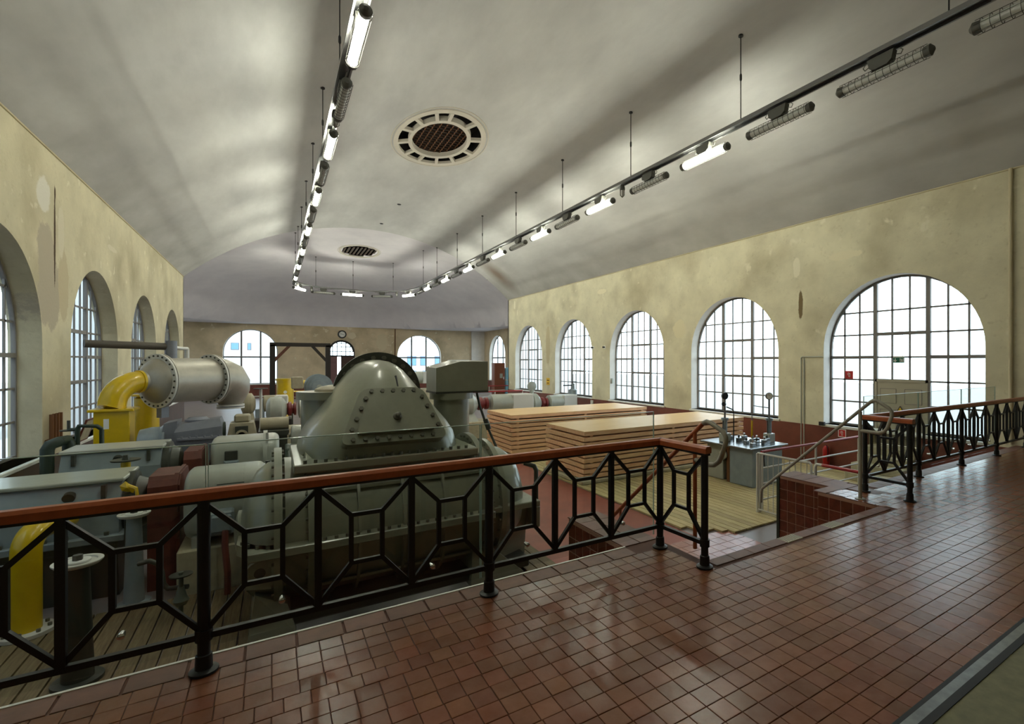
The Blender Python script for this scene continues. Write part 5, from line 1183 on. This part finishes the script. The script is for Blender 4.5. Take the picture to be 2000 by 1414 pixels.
obj('pipe', B().cyl((-.3, 16.0, FL), (-.3, 16.0, .95), .035, n=10), 'flange_white', t); obj('handwheel', B().lathe((-.3, 16.0, .95), (0, 0, 1), [(0, .16), (.02, .17), (.02, .13), (0, .02)], 18), 'machine_dark', t)
# far cabinet, white tank and rails on the right
t = thing('cabinet', 'tall brown cabinet standing near the far right window', 'cabinet', (14.6, 36.2, FL))
c0 = at(965, 760, z=FL) if False else Vector((14.3, 35.9, 0)); c1 = at(987, 760, Y=35.9)
a0 = at(966, 709, Y=35.9)
cb_ = obj('body', B().cbox(a0.x, a0.x + .86, 35.9, 36.5, FL, a0.z, .01), 'cabinet_brown', t, False)
obj('door', B().cbox(a0.x + .05, a0.x + .81, 35.87, 35.9, FL + .1, a0.z - .06, .01), 'cabinet_brown', cb_, False); obj('notice', B().box(a0.x + .42, a0.x + .65, 35.86, 35.87, .4, .75), 'motor_grey', cb_, False); obj('door_handle', B().cyl((a0.x + .72, 35.83, .3), (a0.x + .72, 35.83, .5), .015, n=8), 'chrome', cb_)
t = thing('water_tank', 'pale blue upright tank right of the tall brown cabinet', 'tank', (15.6, 36.0, FL))
obj('shell', B().lathe((a0.x + 1.15, 36.2, FL), (0, 0, 1), [(0, .26), (2.2, .26), (2.3, .2), (2.35, .05)], 24), 'blue_tank', t); obj('band', B().cyl((a0.x + 1.15, 36.2, .2), (a0.x + 1.15, 36.2, .26), .27, n=24), 'flange_white', t)
def guard(label, x0, x1, y, top_m):
    t = thing('guard_rail', label, 'guard rail', ((x0 + x1) / 2, y, FL), 'guard rails at the far end')
    obj('top_rail', B().tube([(x0, y, .0), (x1, y, .0)], .035, 8), top_m, t)
    for z in (-.3, -.6): obj('mid_rail', B().tube([(x0, y, z), (x1, y, z)], .025, 8), 'rail_white', t)
    n = max(2, int((x1 - x0) / 1.4))
    for k in range(n + 1): obj('post', B().cyl((x0 + (x1 - x0) * k / n, y, FL), (x0 + (x1 - x0) * k / n, y, 0), .03, n=8), 'rail_white', t)
guard('white guard rail with red top in front of the far cabinet', 10.4, 14.6, 32.0, 'rail_red'); guard('second white guard rail with red top nearer the pump sets', 8.8, 12.2, 26.0, 'rail_red')
# ------------------------------------------------------------------ things on the walls
t = thing('wall_clock', 'round black-rimmed clock above the far door', 'clock', (4.85, 45.98, 4.0))
obj('rim', B().lathe((4.85, 46.0, 4.0), (0, -1, 0), [(0, .34), (.08, .34), (.08, .24), (.05, .24)], 32), 'iron_black', t); obj('dial', B().cyl((4.85, 45.95, 4.0), (4.85, 45.94, 4.0), .255, n=32), 'clock_face', t)
hd_ = B(); hd_.tube([(4.85, 45.93, 4.0), (4.70, 45.93, 4.05)], .016, 4).tube([(4.85, 45.93, 4.0), (5.02, 45.93, 3.94)], .014, 4); obj('hands', hd_, 'iron_black', t)
for k in range(12):
    th = R(30 * k); obj('hour_mark', B().tube([(4.85 + .2 * math.cos(th), 45.935, 4 + .2 * math.sin(th)), (4.85 + .235 * math.cos(th), 45.935, 4 + .235 * math.sin(th))], .008, 4), 'iron_black', t)
tag(obj('down_pipe', B().tube([(9.1, 45.95, 4.6), (9.1, 45.95, FL)], .04, 10), 'rust'), 'brown vertical pipe on the far wall left of the right window', 'pipe')
t = thing('notice_board', 'long white notice board on the far wall behind the instrument box', 'notice board', (15.0, 45.95, 1.6)); obj('board', B().box(13.8, 15.9, 45.93, 45.98, 1.42, 1.85), 'sign_white', t, False); obj('strip', B().box(13.85, 15.85, 45.92, 45.93, 1.5, 1.55), 'motor_grey', t, False); obj('strip', B().box(13.85, 15.2, 45.92, 45.93, 1.68, 1.72), 'motor_grey', t, False)
tag(obj('wall_pipe', B().tube([(XR - .05, 3.647, 5.62), (XR - .05, 3.647, .02)], .035, 10), 'plaster_plain'), 'cream painted vertical pipe on the right wall at the picture edge', 'pipe')
t = thing('conduit', 'pair of thin grey conduits running down the right wall beside the nearest window', 'conduit', (XR - .03, 8.33, .4))
obj('pipe', B().tube([(XR - .025, 7.7, 1.83), (XR - .025, 8.30, 1.83), (XR - .025, 8.34, 1.80), (XR - .025, 8.34, -1.05)], .016, 8), 'motor_grey', t); obj('pipe', B().tube([(XR - .025, 8.25, 1.79), (XR - .025, 8.25, -1.05)], .016, 8), 'motor_grey', t)
def fire_sign(label, x, y, z, s, frame):
    t = thing('fire_sign', label, 'sign', (x, y, z), 'red fire extinguisher signs')
    if frame: obj('white_border', B().box(x - .004, x, y - s, y + s, z - s, z + s), 'sign_white', t, False)
    k = s * (.82 if frame else 1); obj('plate', B().box(x - .008, x - .004, y - k, y + k, z - k, z + k), 'sign_red', t, False)
    e = B(); q = lambda a, c: (x - .011, y + a * s, z + c * s)
    e.tube([q(.1, -.5), q(.1, .25), q(0, .42), q(-.15, .42), q(-.22, .25), q(-.22, -.5), q(.1, -.5)], s * .06, 5); e.tube([q(-.05, .42), q(.2, .55), q(.38, .3), q(.36, -.1)], s * .05, 5)
    obj('pictogram', e, 'sign_white', t, False)
fire_sign('red fire extinguisher sign on the glass of the nearest window', XR + .32, 7.15, 1.345, .105, False)
fire_sign('red fire extinguisher sign with white border on the brown dado', XR - .026, 7.15, -.19, .105, True)
t = thing('exit_sign', 'small green emergency exit sign hanging in the garden door window', 'sign', (XR + .28, 5.9, 1.74))
obj('plate', B().box(XR + .27, XR + .285, 5.78, 6.03, 1.665, 1.80), 'sign_green', t, False); obj('light_strip', B().box(XR + .27, XR + .285, 5.78, 6.03, 1.80, 1.835), 'sign_white', t, False)
e = B(); q = lambda a, c: (XR + .266, 5.905 + a, 1.732 + c)
e.tube([q(.075, .045), q(.075, -.03)], .010, 4).tube([q(.105, -.005), q(.075, -.04), q(.045, -.005)], .010, 4)
e.add([q(-.03, -.05), q(-.03, .05), q(-.04, .05), q(-.04, -.05)], [(0, 1, 2, 3)]).add([q(-.1, -.05), q(-.1, .05), q(-.115, .05), q(-.115, -.05)], [(0, 1, 2, 3)])
e.tube([q(-.06, .04), q(-.07, .0), q(-.055, -.045)], .008, 4).tube([q(-.07, 0), q(-.09, -.045)], .008, 4).tube([q(-.045, .01), q(-.07, .02), q(-.09, -.0)], .007, 4)
obj('pictogram', e, 'sign_white', t, False)
for k in (5.82, 5.99): obj('hanger', B().cyl((XR + .28, k, 1.83), (XR + .28, k, 2.38), .004, n=6), 'galvanised', t)
t = thing('warning_sign', 'small yellow sign on the pier between the two farthest right windows', 'sign', (XR - .01, 23.58, .6)); obj('plate', B().box(XR - .012, XR - .002, 23.40, 23.76, .42, .80), 'sign_yellow', t, False); obj('print_line', B().box(XR - .015, XR - .012, 23.46, 23.70, .64, .70), 'rust', t, False); obj('print_line', B().box(XR - .015, XR - .012, 23.46, 23.70, .50, .55), 'rust', t, False)
tag(obj('junction_box', B().cbox(XR + .06, XR + .14, 17.68, 17.74, .72, .95, .01), 'motor_grey'), 'small grey box on the window reveal of the middle right window', 'box')
tag(obj('socket_box', B().cbox(XR - .1, XR - .025, 19.0, 19.2, -.32, -.12, .012), 'flange_white'), 'small white socket box on the dado behind the far timber stack', 'box')
for lb, y in (('small dark wall bracket, left of two between the middle windows', 19.1), ('small dark wall bracket, right of two between the middle windows', 18.15)):
    tt = thing('wall_bracket', lb, 'bracket', (XR - .05, y, 2.35), 'small wall brackets'); obj('stub', B().cyl((XR - .12, y, 2.35), (XR, y, 2.35), .035, n=10), 'iron_black', tt); obj('plate', B().box(XR - .015, XR, y - .07, y + .07, 2.28, 2.42), 'sign_white', tt, False)
t = thing('fire_extinguisher', 'red fire extinguisher standing by the brown dado', 'extinguisher', (12.42, 7.5, FL))
obj('cylinder', B().lathe((12.42, 7.5, DK + .03), (0, 0, 1), [(0, .07), (.02, .085), (.42, .085), (.48, .06), (.52, .03)], 24), 'ext_red', t); obj('valve', B().cyl((12.42, 7.5, -.6), (12.42, 7.5, -.54), .03, n=12), 'iron_black', t); obj('hose', B().tube([(12.42, 7.5, -.56), (12.36, 7.42, -.58), (12.33, 7.40, -.75), (12.33, 7.40, -.95)], .012, 8), 'iron_black', t); obj('base_ring', B().cyl((12.42, 7.5, DK + .003), (12.42, 7.5, DK + .04), .075, n=20), 'iron_black', t)
t = thing('door_steps', 'pale concrete steps leading up to the garden door', 'steps', (11.9, 5.88, FL))
for k in range(4): obj('step', B().cbox(11.45 + .28 * k, XR - .03, 5.30, 6.46, DK + .002 + .18 * k, DK + .18 * (k + 1), .01), 'cream_concrete', t, False)
tag(obj('sill_bar', B().box(XR - .12, XR - .05, 7.6, 7.75, -.04, .06), 'iron_black'), 'short black bar on the sill of the nearest right window', 'bar')
